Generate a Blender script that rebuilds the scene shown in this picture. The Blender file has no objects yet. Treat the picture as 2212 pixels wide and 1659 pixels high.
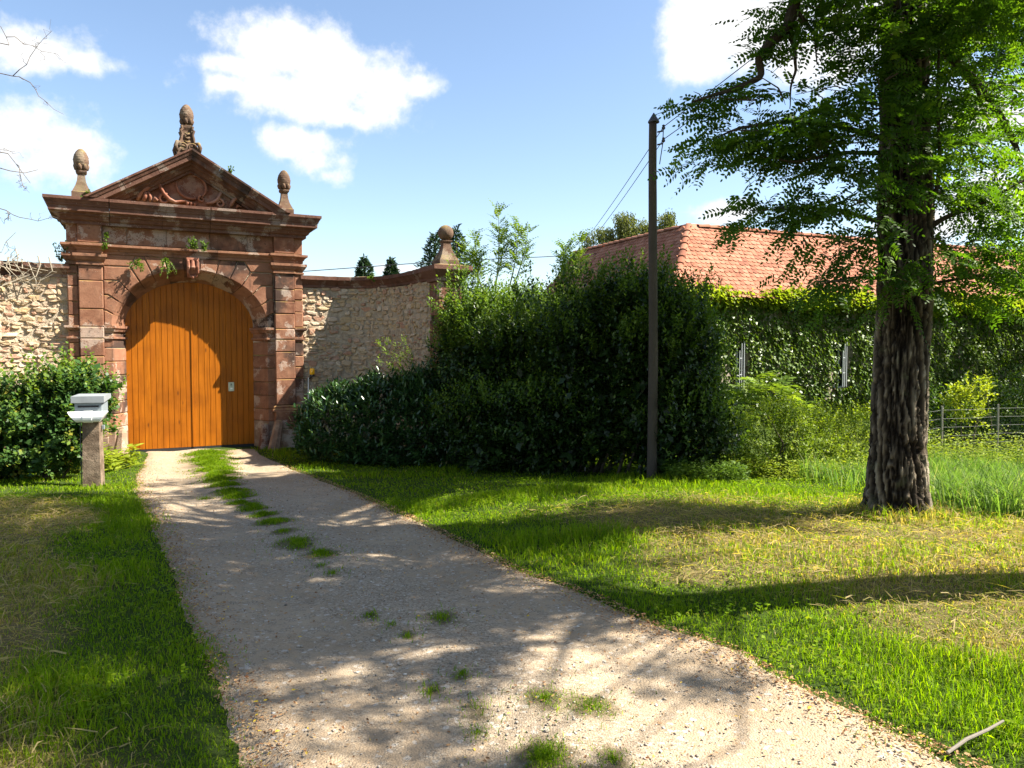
import bpy, math, random
import numpy as np
from mathutils import Matrix, Vector

# ------------------------------------------------------------------ camera, sky, sun, exposure
SC = bpy.context.scene
COL = SC.collection
R_ = math.radians
F_, CX_, CY_, HOR_, EYE = 1637.0, 1106.0, 829.5, 755.0, 1.7      # lens measured on a 2212 x 1659 copy
PITCH = math.atan((CY_ - HOR_) / F_)
cam_d = bpy.data.cameras.new('camera'); cam = bpy.data.objects.new('camera', cam_d); COL.objects.link(cam)
cam_d.sensor_width = 36.0; cam_d.lens = 36.0 * F_ / 2212.0
cam_d.clip_start = 0.05; cam_d.clip_end = 3000
cam.location = (0, 0, EYE); cam.rotation_euler = (R_(90) - PITCH, 0, 0)
SC.camera = cam

SUN_EL = R_(47.0)
SUN_AZ = np.array([math.cos(R_(-1)), math.sin(R_(-1))])         # horizontal direction towards the sun
SUN_DIR = Vector((SUN_AZ[0] * math.cos(SUN_EL), SUN_AZ[1] * math.cos(SUN_EL), math.sin(SUN_EL)))
sd = bpy.data.lights.new('sun', 'SUN'); sd.energy = 5.0; sd.angle = R_(0.53); sd.color = (1.0, 0.93, 0.82)
sun = bpy.data.objects.new('sun', sd); COL.objects.link(sun)
sun.rotation_euler = SUN_DIR.to_track_quat('Z', 'Y').to_euler(); sun.location = (30, 0, 40)

SC.view_settings.view_transform = 'Standard'; SC.view_settings.look = 'None'
SC.view_settings.gamma = 1.0; SC.view_settings.use_curve_mapping = False
SC.view_settings.exposure = 1.9
SC.render.engine = 'CYCLES'
SC.cycles.use_denoising = True
SC.cycles.max_bounces = 6; SC.cycles.diffuse_bounces = 3; SC.cycles.glossy_bounces = 2
SC.cycles.transmission_bounces = 4; SC.cycles.transparent_max_bounces = 4
SC.cycles.caustics_reflective = False; SC.cycles.caustics_refractive = False
SC.cycles.sample_clamp_indirect = 4.0

def ray(x, y):
    a, b = (x - CX_) / F_, (CY_ - y) / F_
    cp, sp = math.cos(PITCH), math.sin(PITCH)
    return np.array([a, cp + b * sp, -sp + b * cp])
def at(x, y, Y):
    r = ray(x, y); return np.array([0, 0, EYE]) + r * (Y / r[1])

# ------------------------------------------------------------------ node helpers
class NT:
    def __init__(s, tree):
        s.t = tree; s.n = tree.nodes; s.l = tree.links
    def add(s, typ, **kw):
        nd = s.n.new(typ)
        for k, v in kw.items(): setattr(nd, k, v)
        return nd
    def put(s, sock, v):
        if hasattr(v, 'is_output') or isinstance(v, bpy.types.NodeSocket): s.l.new(v, sock)
        elif v is not None:
            if sock.type == 'RGBA' and len(v) == 3: v = (*v, 1)
            sock.default_value = v
    def math(s, op, a, b=None, c=None, clamp=False):
        nd = s.add('ShaderNodeMath', operation=op, use_clamp=clamp)
        for i, v in enumerate((a, b, c)):
            if v is not None: s.put(nd.inputs[i], v)
        return nd.outputs[0]
    def vmath(s, op, a, b=None, out=0):
        nd = s.add('ShaderNodeVectorMath', operation=op)
        s.put(nd.inputs[0], a)
        if b is not None: s.put(nd.inputs[1], b)
        return nd.outputs[out]
    def noise(s, vec, scale, detail=4, rough=.55, dist=0, out=0, lac=2.0):
        nd = s.add('ShaderNodeTexNoise')
        if vec is not None: s.put(nd.inputs['Vector'], vec)
        nd.inputs['Scale'].default_value = scale; nd.inputs['Detail'].default_value = detail
        nd.inputs['Roughness'].default_value = rough; nd.inputs['Distortion'].default_value = dist
        nd.inputs['Lacunarity'].default_value = lac
        return nd.outputs[out]
    def voro(s, vec, scale, feature='F1', out='Distance', rnd=1.0):
        nd = s.add('ShaderNodeTexVoronoi', feature=feature)
        if vec is not None: s.put(nd.inputs['Vector'], vec)
        nd.inputs['Scale'].default_value = scale; nd.inputs['Randomness'].default_value = rnd
        return nd.outputs[out]
    def ramp(s, fac, stops, interp='LINEAR'):
        nd = s.add('ShaderNodeValToRGB'); cr = nd.color_ramp; cr.interpolation = interp
        while len(cr.elements) < len(stops): cr.elements.new(.5)
        for e, (p, c) in zip(cr.elements, stops):
            e.position = p; e.color = (*c, 1) if len(c) == 3 else c
        s.put(nd.inputs[0], fac); return nd.outputs[0]
    def step(s, fac, a, b):
        nd = s.add('ShaderNodeMapRange', interpolation_type='SMOOTHSTEP')
        s.put(nd.inputs[0], fac); s.put(nd.inputs[1], a); s.put(nd.inputs[2], b)
        return nd.outputs[0]
    def mix(s, fac, a, b, mode='MIX'):
        nd = s.add('ShaderNodeMix', data_type='RGBA', blend_type=mode)
        s.put(nd.inputs[0], fac); s.put(nd.inputs[6], a); s.put(nd.inputs[7], b)
        return nd.outputs[2]
    def map(s, vec, scale=(1, 1, 1), loc=(0, 0, 0), rot=(0, 0, 0)):
        nd = s.add('ShaderNodeMapping'); s.put(nd.inputs[0], vec)
        nd.inputs['Scale'].default_value = scale; nd.inputs['Location'].default_value = loc; nd.inputs['Rotation'].default_value = rot
        return nd.outputs[0]
    def bump(s, h, strength=.5, dist=.02, nrm=None):
        nd = s.add('ShaderNodeBump'); nd.inputs['Strength'].default_value = strength; nd.inputs['Distance'].default_value = dist
        s.put(nd.inputs['Height'], h)
        if nrm is not None: s.put(nd.inputs['Normal'], nrm)
        return nd.outputs[0]
    def attr(s, name): 
        nd = s.add('ShaderNodeAttribute'); nd.attribute_name = name; return nd.outputs['Fac']
    def obj(s): return s.add('ShaderNodeTexCoord').outputs['Object']
    def pos(s): return s.add('ShaderNodeNewGeometry').outputs['Position']
    def nz(s):
        sp = s.add('ShaderNodeSeparateXYZ'); s.put(sp.inputs[0], s.add('ShaderNodeNewGeometry').outputs['Normal']); return sp.outputs[2]
    def rnd(s): return s.add('ShaderNodeObjectInfo').outputs['Random']
    def bsdf(s, col, rough=.8, nrm=None, spec=.3, metal=0.0):
        nd = s.add('ShaderNodeBsdfPrincipled')
        s.put(nd.inputs['Base Color'], col); s.put(nd.inputs['Roughness'], rough)
        nd.inputs['Specular IOR Level'].default_value = spec; nd.inputs['Metallic'].default_value = metal
        if nrm is not None: s.put(nd.inputs['Normal'], nrm)
        return nd.outputs[0]
    def out(s, sh):
        o = s.add('ShaderNodeOutputMaterial'); s.l.new(sh, o.inputs['Surface'])

def newmat(name):
    m = bpy.data.materials.new(name); m.use_nodes = True; m.node_tree.nodes.clear()
    return m, NT(m.node_tree)

# ------------------------------------------------------------------ world: clear summer sky with cumulus
W = bpy.data.worlds.new('World'); SC.world = W; W.use_nodes = True; W.node_tree.nodes.clear()
w = NT(W.node_tree)
sky = w.add('ShaderNodeTexSky', sky_type='NISHITA'); sky.sun_disc = False
sky.sun_elevation = SUN_EL; sky.sun_rotation = R_(91); sky.altitude = 150; sky.air_density = 1.0; sky.dust_density = .8; sky.ozone_density = 1.0
d = w.vmath('NORMALIZE', w.add('ShaderNodeTexCoord').outputs['Generated'])
warp = w.noise(d, 5.0, 3, .6, out=1)
dw = w.vmath('ADD', d, w.vmath('SCALE', w.vmath('SUBTRACT', warp, (.5, .5, .5)), None))
dw.node.inputs[1].links[0].from_node.inputs['Scale'].default_value = .045
puffs = [(560,95,130,60),(640,120,170,75),(740,165,170,80),(830,200,110,70),(500,150,90,30),(490,190,75,26),(640,210,200,55),(700,250,150,30),(640,310,120,38),(690,350,70,38),(715,380,45,28),(905,190,70,34),
         (60,100,130,58),(170,140,85,28),(30,290,150,90),(120,300,100,50),(-250,180,160,120),
         (1500,40,110,80),(1620,70,160,90),(1500,150,80,45),(1780,130,160,70),(1900,60,200,80),(1550,462,75,24),(2130,240,150,90),(2180,420,160,60),(2050,470,200,50),(860,583,65,12)]
val = None
for (x, y, rx, ry) in puffs:
    c = ray(x, y); c = c / np.linalg.norm(c)
    k = 1.0 / F_ * (1.0 / np.linalg.norm(ray(x, y)))
    q = w.vmath('MULTIPLY', w.vmath('SUBTRACT', dw, tuple(c)), (1/(rx*k), 1/(rx*k), 1/(ry*k*1.05)))
    v = w.math('SUBTRACT', 1.0, w.vmath('LENGTH', q, out=1))
    val = v if val is None else w.math('SMOOTH_MAX', val, v, .25)
# the rest of the sky, behind and beside the view, carries the same kind of scattered cumulus
sep = w.add('ShaderNodeSeparateXYZ'); w.put(sep.inputs[0], d)
far = w.math('SUBTRACT', w.math('MULTIPLY', w.noise(d, 2.3, 2, .5), 3.2), 1.9)
away = w.step(sep.outputs[1], .55, .25)
far = w.math('MULTIPLY_ADD', w.math('SUBTRACT', away, 1.0), 2.0, far)
val = w.math('MAXIMUM', val, far)
fb = w.noise(dw, 11.0, 8, .6)
fine = w.noise(d, 38.0, 5, .62)
dens = w.math('ADD', val, w.math('MULTIPLY', w.math('SUBTRACT', fb, .5), 2.6))
dens = w.math('ADD', dens, w.math('MULTIPLY', w.math('SUBTRACT', fine, .5), 1.0))
alpha = w.step(dens, -.18, .75)
core = w.step(dens, .35, 1.5)
shade = w.noise(w.vmath('ADD', dw, (0, 0, .03)), 9.0, 5, .55)
lum = w.math('SUBTRACT', 1.02, w.math('MULTIPLY', core, w.math('MULTIPLY', w.step(shade, .38, .68), .3)))
ccol = w.mix(w.math('MULTIPLY', core, .5), (1.0, 1.0, 1.0), (.96, .97, 1.0))
ccol = w.vmath('SCALE', ccol); ccol.node.inputs['Scale'].default_value = 1; w.l.new(lum, ccol.node.inputs['Scale'])
ccol2 = w.vmath('SCALE', ccol); ccol2.node.inputs['Scale'].default_value = 4.9
hs = w.add('ShaderNodeHueSaturation'); hs.inputs['Saturation'].default_value = 1.0; hs.inputs['Value'].default_value = 1.0
w.l.new(sky.outputs[0], hs.inputs['Color'])
skyc = w.mix(alpha, hs.outputs[0], ccol2)
bg = w.add('ShaderNodeBackground'); w.l.new(skyc, bg.inputs[0]); bg.inputs[1].default_value = 0.066
wo = w.add('ShaderNodeOutputWorld'); w.l.new(bg.outputs[0], wo.inputs[0])
W.cycles.sampling_method = 'MANUAL'; W.cycles.sample_map_resolution = 512

# ------------------------------------------------------------------ geometry helpers
RNG = np.random.default_rng(7)
def nrm(v): 
    v = np.asarray(v, float); l = np.linalg.norm(v, axis=-1, keepdims=True); return v / np.maximum(l, 1e-9)
_T = np.random.default_rng(3).random((64, 64, 64)).astype(np.float32)
def vnoise(p):
    p = np.asarray(p, float); i = np.floor(p).astype(int); f = p - i; f = f * f * (3 - 2 * f); r = 0
    for a in (0, 1):
        for b in (0, 1):
            for c in (0, 1):
                wgt = (f[..., 0] if a else 1 - f[..., 0]) * (f[..., 1] if b else 1 - f[..., 1]) * (f[..., 2] if c else 1 - f[..., 2])
                r = r + wgt * _T[(i[..., 0] + a) % 64, (i[..., 1] + b) % 64, (i[..., 2] + c) % 64]
    return r
def fbm(p, o=4):
    p = np.asarray(p, float); s = 0; a = .5; t = 0
    for k in range(o): s = s + a * vnoise(p * 2 ** k + 17.3 * k); t += a; a *= .5
    return s / t
def sstep(a, b, x):
    t = np.clip((np.asarray(x, float) - a) / (b - a), 0, 1); return t * t * (3 - 2 * t)

WM = {}                                     # world matrix of every empty or mesh that carries children
def wm(o): return WM.get(o.name, Matrix.Identity(4)) if o is not None else Matrix.Identity(4)
def props(o, label=None, cat=None, group=None, kind=None, category=None):
    cat = cat or category
    for k, v in (('label', label), ('category', cat), ('group', group), ('kind', kind)):
        if v: o[k] = v
    return o
def thing(name, label, cat, loc=(0, 0, 0), rotz=0.0, group=None):
    o = bpy.data.objects.new(name, None); COL.objects.link(o); o.empty_display_size = .3
    o.location = loc; o.rotation_euler = (0, 0, rotz)
    WM[o.name] = Matrix.Translation(Vector(loc)) @ Matrix.Rotation(rotz, 4, 'Z')
    return props(o, label, cat, group)
def meshdata(name, V, F, mats, attrs=None, smooth=False, sizes=None, mi=None):
    me = bpy.data.meshes.new(name); V = np.ascontiguousarray(V, np.float32)
    if isinstance(F, np.ndarray) and F.ndim == 2:
        nf, k = F.shape
        me.vertices.add(len(V)); me.vertices.foreach_set('co', V.ravel())
        me.loops.add(nf * k); me.loops.foreach_set('vertex_index', np.ascontiguousarray(F, np.int32).ravel())
        me.polygons.add(nf); me.polygons.foreach_set('loop_start', np.arange(0, nf * k, k, dtype=np.int32))
        me.update(calc_edges=True)
    else:
        me.from_pydata([tuple(map(float, v)) for v in V], [], [tuple(map(int, f)) for f in F]); me.update()
    if attrs:
        for an, av in attrs.items():
            a = me.attributes.new(an, 'FLOAT', 'POINT'); a.data.foreach_set('value', np.ascontiguousarray(av, np.float32))
    if smooth: me.polygons.foreach_set('use_smooth', np.ones(len(me.polygons), bool))
    for m in (mats if isinstance(mats, (list, tuple)) else [mats]): me.materials.append(m)
    return me
def mk(name, V, F, mat, parent=None, attrs=None, smooth=False, origin=None, **kw):
    """V in world coordinates; the object keeps its origin at `origin` (default: the parent's frame)."""
    V = np.asarray(V, float).reshape(-1, 3)
    PM = wm(parent)
    if origin is None:
        M = PM
    else:
        M = PM.copy(); M.translation = Vector(origin)
    Rm = np.array(M.to_3x3()); t = np.array(M.translation)
    me = meshdata(name, (V - t) @ Rm, F, mat, attrs, smooth)
    o = bpy.data.objects.new(name, me); COL.objects.link(o)
    if parent is not None: o.parent = parent
    o.matrix_basis = PM.inverted() @ M
    WM[o.name] = M
    return props(o, **kw)

class MB:
    """collects pieces of one mesh"""
    def __init__(s): s.V = []; s.F = []; s.n = 0; s.a = []
    def add(s, V, F, a=0.5):
        V = np.asarray(V, float).reshape(-1, 3); s.V.append(V)
        s.F += [tuple(int(i) + s.n for i in f) for f in F]; s.n += len(V); s.a += list(np.broadcast_to(a, (len(V),)))
        return s
    def out(s, name, mat, parent=None, **kw):
        return mk(name, np.concatenate(s.V), s.F, mat, parent, attrs={'v': s.a}, **kw)

def box(x0, x1, y0, y1, z0, z1, c=0.0):
    if c <= 0:
        V = [(x, y, z) for z in (z0, z1) for x, y in ((x0, y0), (x1, y0), (x1, y1), (x0, y1))]
        return V, [(3, 2, 1, 0), (4, 5, 6, 7), (0, 1, 5, 4), (1, 2, 6, 5), (2, 3, 7, 6), (3, 0, 4, 7)]
    V, F, idx = [], [], {}
    lo, hi = (x0, y0, z0), (x1, y1, z1)
    for sx in (0, 1):
        for sy in (0, 1):
            for sz in (0, 1):
                s = (sx, sy, sz)
                for ax in range(3):
                    p = [(lo[k] if s[k] == 0 else hi[k]) + (0 if k == ax else (c if s[k] == 0 else -c)) for k in range(3)]
                    idx[s, ax] = len(V); V.append(p)
    def q(ids, outw):
        P = np.array([V[i] for i in ids]); nn = np.cross(P[1] - P[0], P[2] - P[0])
        F.append(tuple(ids) if nn @ np.array(outw) > 0 else tuple(reversed(ids)))
    cen = [(a + b) / 2 for a, b in zip(lo, hi)]
    for ax in range(3):
        b_, c_ = [k for k in range(3) if k != ax]
        for sv in (0, 1):
            ids = []
            for (i, j) in ((0, 0), (1, 0), (1, 1), (0, 1)):
                s = [0, 0, 0]; s[ax] = sv; s[b_] = i; s[c_] = j; ids.append(idx[tuple(s), ax])
            o = [0, 0, 0]; o[ax] = 1 if sv else -1; q(ids, o)
        for i in (0, 1):
            for j in (0, 1):
                s0 = [0, 0, 0]; s1 = [0, 0, 0]; s0[b_] = s1[b_] = i; s0[c_] = s1[c_] = j; s1[ax] = 1
                o = [0, 0, 0]; o[b_] = 2 * i - 1; o[c_] = 2 * j - 1
                q([idx[tuple(s0), b_], idx[tuple(s1), b_], idx[tuple(s1), c_], idx[tuple(s0), c_]], o)
    for s in [(a, b, c2) for a in (0, 1) for b in (0, 1) for c2 in (0, 1)]:
        q([idx[s, 0], idx[s, 1], idx[s, 2]], [2 * k - 1 for k in s])
    return V, F
def inset2(P, c):
    P = np.asarray(P, float); n = len(P); A = 0
    for i in range(n): A += P[i - 1][0] * P[i][1] - P[i][0] * P[i - 1][1]
    s = 1 if A > 0 else -1; Q = []
    for i in range(n):
        e0 = P[i] - P[i - 1]; e1 = P[(i + 1) % n] - P[i]
        e0 = e0 / (np.linalg.norm(e0) + 1e-9); e1 = e1 / (np.linalg.norm(e1) + 1e-9)
        m = s * np.array([-e0[1] - e1[1], e0[0] + e1[0]]); l = np.linalg.norm(m)
        m = m / l if l > 1e-6 else np.zeros(2)
        cs = max(.45, s * (m @ np.array([-e0[1], e0[0]])))
        Q.append(P[i] + m * c / cs)
    return np.array(Q)
def prism(P, yf, yb, c=.008, back=None):
    """P: polygon in (x,z), counter-clockwise seen from -y (front); front at yf, back at yb"""
    P = np.asarray(P, float); n = len(P); Q = inset2(P, c); B = P if back is None else np.asarray(back, float)
    V = [(q[0], yf, q[1]) for q in Q] + [(p[0], yf + c, p[1]) for p in P] + [(b[0], yb, b[1]) for b in B]
    F = [tuple(range(n))] + [tuple(range(3 * n - 1, 2 * n - 1, -1))]
    for k in (0, 1):
        for i in range(n):
            j = (i + 1) % n; F.append((k * n + j, k * n + i, (k + 1) * n + i, (k + 1) * n + j))
    return V, F
def tube(P, r, sides=6, cap=True):
    P = np.asarray(P, float); n = len(P); r = np.broadcast_to(np.asarray(r, float), (n,))
    T = np.gradient(P, axis=0); T = nrm(T)
    up = np.array([0, 0, 1.0]) if abs(T[0][2]) < .9 else np.array([1.0, 0, 0])
    V = []; a = nrm(np.cross(T[0], up))
    for i in range(n):
        a = nrm(a - T[i] * (a @ T[i])); b = np.cross(T[i], a)
        for k in range(sides):
            t = 2 * math.pi * k / sides; V.append(P[i] + r[i] * (math.cos(t) * a + math.sin(t) * b))
    F = []
    for i in range(n - 1):
        for k in range(sides):
            k2 = (k + 1) % sides; F.append((i * sides + k, i * sides + k2, (i + 1) * sides + k2, (i + 1) * sides + k))
    if cap: F.append(tuple(range(sides - 1, -1, -1))); F.append(tuple(range((n - 1) * sides, n * sides)))
    return V, F
def lathe(prof, sides=24, sq=False):
    """prof: (r, z) list around the z axis; sq: square section"""
    V, F = [], []; n = len(prof)
    if sq: sides = 4
    for (r, z) in prof:
        for k in range(sides):
            t = 2 * math.pi * (k + .5) / sides; rr = r * (math.sqrt(2) if sq else 1); V.append((rr * math.cos(t), rr * math.sin(t), z))
    for i in range(n - 1):
        for k in range(sides):
            k2 = (k + 1) % sides; F.append((i * sides + k, i * sides + k2, (i + 1) * sides + k2, (i + 1) * sides + k))
    F.append(tuple(range(sides - 1, -1, -1))); F.append(tuple(range((n - 1) * sides, n * sides)))
    return np.array(V), F

# leaves: base, two shoulders each side, tip, folded a little along the midrib
def leaves(P, D, N, L, Wd, seed=0, fold=.12, shoulder=.45, curl=.1, kite=False):
    n = len(P); D = nrm(D); S = nrm(np.cross(D, N)); N = np.cross(S, D)
    L = np.broadcast_to(L, (n,))[:, None]; Wd = np.broadcast_to(Wd, (n,))[:, None] * .5
    if kite:                                  # small leaves: a folded kite of two triangles
        V = np.stack([P, P + D * L * .45 + S * Wd * .95 + N * Wd * fold, P + D * L - N * L * curl, P + D * L * .45 - S * Wd * .95 + N * Wd * fold], 1)
        b = (np.arange(n) * 4)[:, None]; return V.reshape(-1, 3), b + np.array([[0, 3, 2, 1]])
    V = np.empty((n, 6, 3))
    V[:, 0] = P
    V[:, 1] = P + D * L * .28 + S * Wd * .85 + N * Wd * fold
    V[:, 2] = P + D * L * .66 + S * Wd * .8 + N * (Wd * fold - L * curl * .5)
    V[:, 3] = P + D * L - N * L * curl
    V[:, 4] = P + D * L * .66 - S * Wd * .8 + N * (Wd * fold - L * curl * .5)
    V[:, 5] = P + D * L * .28 - S * Wd * .85 + N * Wd * fold
    b = (np.arange(n) * 6)[:, None]
    Fc = np.concatenate([b + np.array([[0, 3, 2, 1]]), b + np.array([[0, 5, 4, 3]])])
    return V.reshape(-1, 3), Fc
def rvec(n, rng): return nrm(rng.normal(size=(n, 3)))
# ------------------------------------------------------------------ materials
M = {}
def sandstone(name, base, pale, dark, wdark=.5, wpale=.35, moss=0.0):
    m, t = newmat(name); p = t.pos(); r = t.rnd(); a = t.attr('v')
    big = t.noise(p, 1.3, 4, .6, .4); mid = t.noise(p, 6, 5, .62); fine = t.noise(p, 45, 4, .6); grain = t.noise(p, 260, 2, .5)
    c = t.mix(t.math('MULTIPLY', r, .9), base, tuple(b * k for b, k in zip(base, (.62, .52, .5))))
    c = t.mix(t.step(mid, .35, .75), c, tuple(min(1, b * k) for b, k in zip(base, (1.2, 1.28, 1.3))))
    c = t.mix(t.math('MULTIPLY', t.step(t.math('ADD', big, t.math('MULTIPLY', t.math('SUBTRACT', r, .5), .35)), .52, .72), wdark), c, dark)
    streak = t.noise(t.map(p, (9, 9, .7)), 1.0, 4, .6)
    c = t.mix(t.math('MULTIPLY', t.step(streak, .58, .78), wdark * .7), c, dark)
    pl = t.step(t.math('MULTIPLY', fine, t.step(t.noise(p, 2.1, 3, .6), .42, .66)), .32, .43)
    c = t.mix(t.math('MULTIPLY', pl, wpale), c, pale)
    spots = t.math('MULTIPLY', t.step(t.voro(p, 26), .16, .07), t.step(t.noise(p, 3.1, 2), .52, .6))
    c = t.mix(t.math('MULTIPLY', spots, .8), c, tuple(min(1, x * 1.25) for x in pale))
    if moss > 0:
        mo = t.math('MULTIPLY', t.step(t.nz(), .35, .8), t.step(t.noise(p, 5, 4, .65), .4, .62))
        c = t.mix(t.math('MULTIPLY', mo, moss), c, (.33, .25, .045))
        mo2 = t.math('MULTIPLY', t.step(t.nz(), -.1, .6), t.step(t.noise(p, 3.3, 4, .65), .55, .7))
        c = t.mix(t.math('MULTIPLY', mo2, moss * .8), c, (.13, .13, .06))
    dk = t.math('MULTIPLY', t.step(t.noise(p, 13, 6, .7), .56, .7), t.step(t.noise(p, 1.9, 3, .6), .4, .62))
    c = t.mix(t.math('MULTIPLY', dk, wdark * .9), c, dark)
    c = t.mix(.22, c, t.ramp(grain, [(.3, (.6, .6, .6)), (.7, (1, 1, 1))]), 'MULTIPLY')
    h = t.math('ADD', t.math('MULTIPLY', mid, .7), t.math('ADD', t.math('MULTIPLY', fine, .35), t.math('MULTIPLY', grain, .08)))
    t.out(t.bsdf(c, .9, t.bump(h, .55, .03), .15)); M[name] = m
sandstone('sandstone', (.225, .108, .064), (.42, .34, .275), (.042, .03, .025), .9, .6, .35)
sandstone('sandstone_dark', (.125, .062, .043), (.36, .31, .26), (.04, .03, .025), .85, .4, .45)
sandstone('sandstone_carved', (.25, .105, .066), (.42, .33, .27), (.1, .06, .045), .35, .25, .0)
sandstone('finial_stone', (.13, .082, .055), (.3, .26, .19), (.05, .038, .03), .7, .35, .55)
sandstone('pale_stone', (.28, .19, .13), (.5, .44, .37), (.12, .085, .065), .4, .5, .3)

m, t = newmat('rubble'); p = t.pos(); v = t.attr('v')
c = t.ramp(v, [(0, (.38, .27, .17)), (.16, (.48, .37, .25)), (.3, (.45, .32, .17)), (.42, (.57, .47, .35)), (.56, (.42, .32, .23)), (.68, (.5, .37, .21)), (.8, (.48, .38, .28)), (.88, (.40, .23, .15)), (1, (.42, .25, .17))])
mid = t.noise(p, 14, 5, .65); fine = t.noise(p, 70, 4, .6)
c = t.mix(t.step(mid, .5, .8), c, (.55, .46, .35)); c = t.mix(t.math('MULTIPLY', t.step(t.noise(p, 4, 4, .6), .58, .75), .6), c, (.12, .09, .065))
c = t.mix(.35, c, t.ramp(fine, [(.3, (.55, .55, .55)), (.7, (1, 1, 1))]), 'MULTIPLY')
t.out(t.bsdf(c, .95, t.bump(t.math('ADD', mid, t.math('MULTIPLY', fine, .4)), .9, .03), .1)); M['rubble'] = m

m, t = newmat('mortar'); p = t.pos(); n1 = t.noise(p, 9, 5, .65); n2 = t.noise(p, 60, 4, .6)
c = t.mix(t.step(n1, .3, .7), (.33, .265, .19), (.50, .42, .31)); c = t.mix(.4, c, t.ramp(n2, [(.3, (.5, .5, .5)), (.7, (1, 1, 1))]), 'MULTIPLY')
t.out(t.bsdf(c, .97, t.bump(t.math('ADD', n1, t.math('MULTIPLY', n2, .5)), 1.0, .04), .05)); M['mortar'] = m

m, t = newmat('stained_wood'); o = t.pos(); r = t.rnd()
off = t.vmath('ADD', o, t.vmath('SCALE', (13.1, 7.7, 31.3)));  off.node.inputs[1].links[0].from_node.inputs['Scale'].default_value = 1; t.l.new(r, off.node.inputs[1].links[0].from_node.inputs['Scale'])
g = t.noise(t.map(off, (38, 38, 1.3)), 1, 5, .6, .6); g2 = t.noise(t.map(off, (11, 11, .9)), 1, 3, .5, .8); blot = t.noise(o, 2.2, 3, .55)
knot = t.math('MULTIPLY', t.step(t.voro(t.map(off, (5, 5, 1.6)), 1.0), .12, .03), .9)
c = t.mix(t.step(t.math('ADD', t.math('MULTIPLY', g, .6), t.math('MULTIPLY', g2, .4)), .12, .8), (.10, .026, .002), (.43, .135, .006))
c = t.mix(t.math('MULTIPLY', r, .6), c, (.3, .085, .005)); c = t.mix(t.math('MULTIPLY', t.step(blot, .45, .7), .6), c, (.2, .058, .004))
c = t.mix(knot, c, (.09, .028, .006))
t.out(t.bsdf(c, t.ramp(g, [(.3, (.34,) * 3), (.7, (.5,) * 3)]), t.bump(g, .25, .004), .14)); M['stained_wood'] = m

def plain(name, col, rough=.6, metal=0.0, nscale=30, amt=.25, bump=.1, spec=.3):
    m, t = newmat(name); p = t.pos(); n1 = t.noise(p, nscale, 4, .6); n2 = t.noise(p, nscale * .13, 3, .6)
    c = t.mix(t.math('MULTIPLY', n1, amt), col, tuple(x * .45 for x in col)); c = t.mix(t.math('MULTIPLY', t.step(n2, .45, .75), amt), c, tuple(x * .6 for x in col))
    t.out(t.bsdf(c, rough, t.bump(n1, bump, .01), spec, metal)); M[name] = m
plain('black_rubber', (.02, .02, .022), .6)
plain('steel_plate', (.42, .45, .36), .35, .6, 60, .15)
plain('white_paper', (.75, .75, .73), .7, 0, 50, .1)
plain('yellow_glass', (.85, .42, .01), .25, 0, 10, .1, .02, .6)
plain('dark_metal', (.07, .07, .075), .5, .6)
plain('galvanised', (.33, .355, .365), .5, .3, 40, .35, .05)
plain('grey_zinc', (.22, .255, .27), .6, .15, 25, .35, .08)
plain('white_plastic', (.78, .80, .78), .45, 0, 12, .12, .03, .4)
plain('old_pole_wood', (.085, .068, .052), .95, 0, 24, .8, .6)
plain('white_paint', (.45, .47, .48), .55, 0, 20, .2)
plain('wire', (.03, .03, .033), .5, .3)
plain('fence_wire', (.14, .145, .145), .6, .0)
plain('fence_wood', (.36, .32, .26), .9, 0, 30, .5, .3)
plain('dry_twig', (.155, .125, .095), .9, 0, 40, .5, .2)
plain('pale_twig', (.38, .33, .25), .9, 0, 40, .4, .2)
plain('stem', (.09, .07, .045), .9, 0, 30, .4)
plain('green_stem', (.12, .16, .04), .7, 0, 30, .3)
plain('plaster', (.42, .36, .29), .95, 0, 8, .4, .3)
plain('bleached_stick', (.2, .175, .14), .8, 0, 40, .35, .2)
m, t = newmat('window_glass'); t.out(t.bsdf((.012, .015, .018), .06, None, .6)); M['window_glass'] = m

m, t = newmat('post_stone'); p = t.pos(); n1 = t.noise(p, 7, 5, .65); n2 = t.noise(p, 55, 4, .6)
c = t.mix(t.step(n1, .35, .7), (.13, .092, .062), (.27, .2, .14)); c = t.mix(t.math('MULTIPLY', t.step(t.noise(p, 16, 5, .7), .6, .72), .8), c, (.07, .06, .035))
c = t.mix(.4, c, t.ramp(n2, [(.3, (.5, .5, .5)), (.7, (1, 1, 1))]), 'MULTIPLY')
t.out(t.bsdf(c, .95, t.bump(t.math('ADD', n1, t.math('MULTIPLY', n2, .5)), .7, .02), .1)); M['post_stone'] = m

m, t = newmat('roof_tile'); p = t.pos(); v = t.attr('v'); r = t.rnd()
vv = t.math('FRACT', t.math('ADD', v, t.math('MULTIPLY', r, 1.7)))
c = t.ramp(vv, [(0, (.27, .105, .062)), (.3, (.33, .142, .085)), (.55, (.38, .175, .112)), (.8, (.3, .118, .07)), (1, (.2, .08, .05))])
n1 = t.noise(p, 5, 5, .65); n2 = t.noise(p, 50, 4, .6)
c = t.mix(t.math('MULTIPLY', t.step(n1, .5, .75), .4), c, (.42, .235, .15)); c = t.mix(t.math('MULTIPLY', t.step(t.noise(p, 2.2, 4, .65), .6, .75), .5), c, (.16, .085, .06))
c = t.mix(.3, c, t.ramp(n2, [(.3, (.6, .6, .6)), (.7, (1, 1, 1))]), 'MULTIPLY')
t.out(t.bsdf(c, .9, t.bump(n2, .3, .01), .15)); M['roof_tile'] = m

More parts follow.
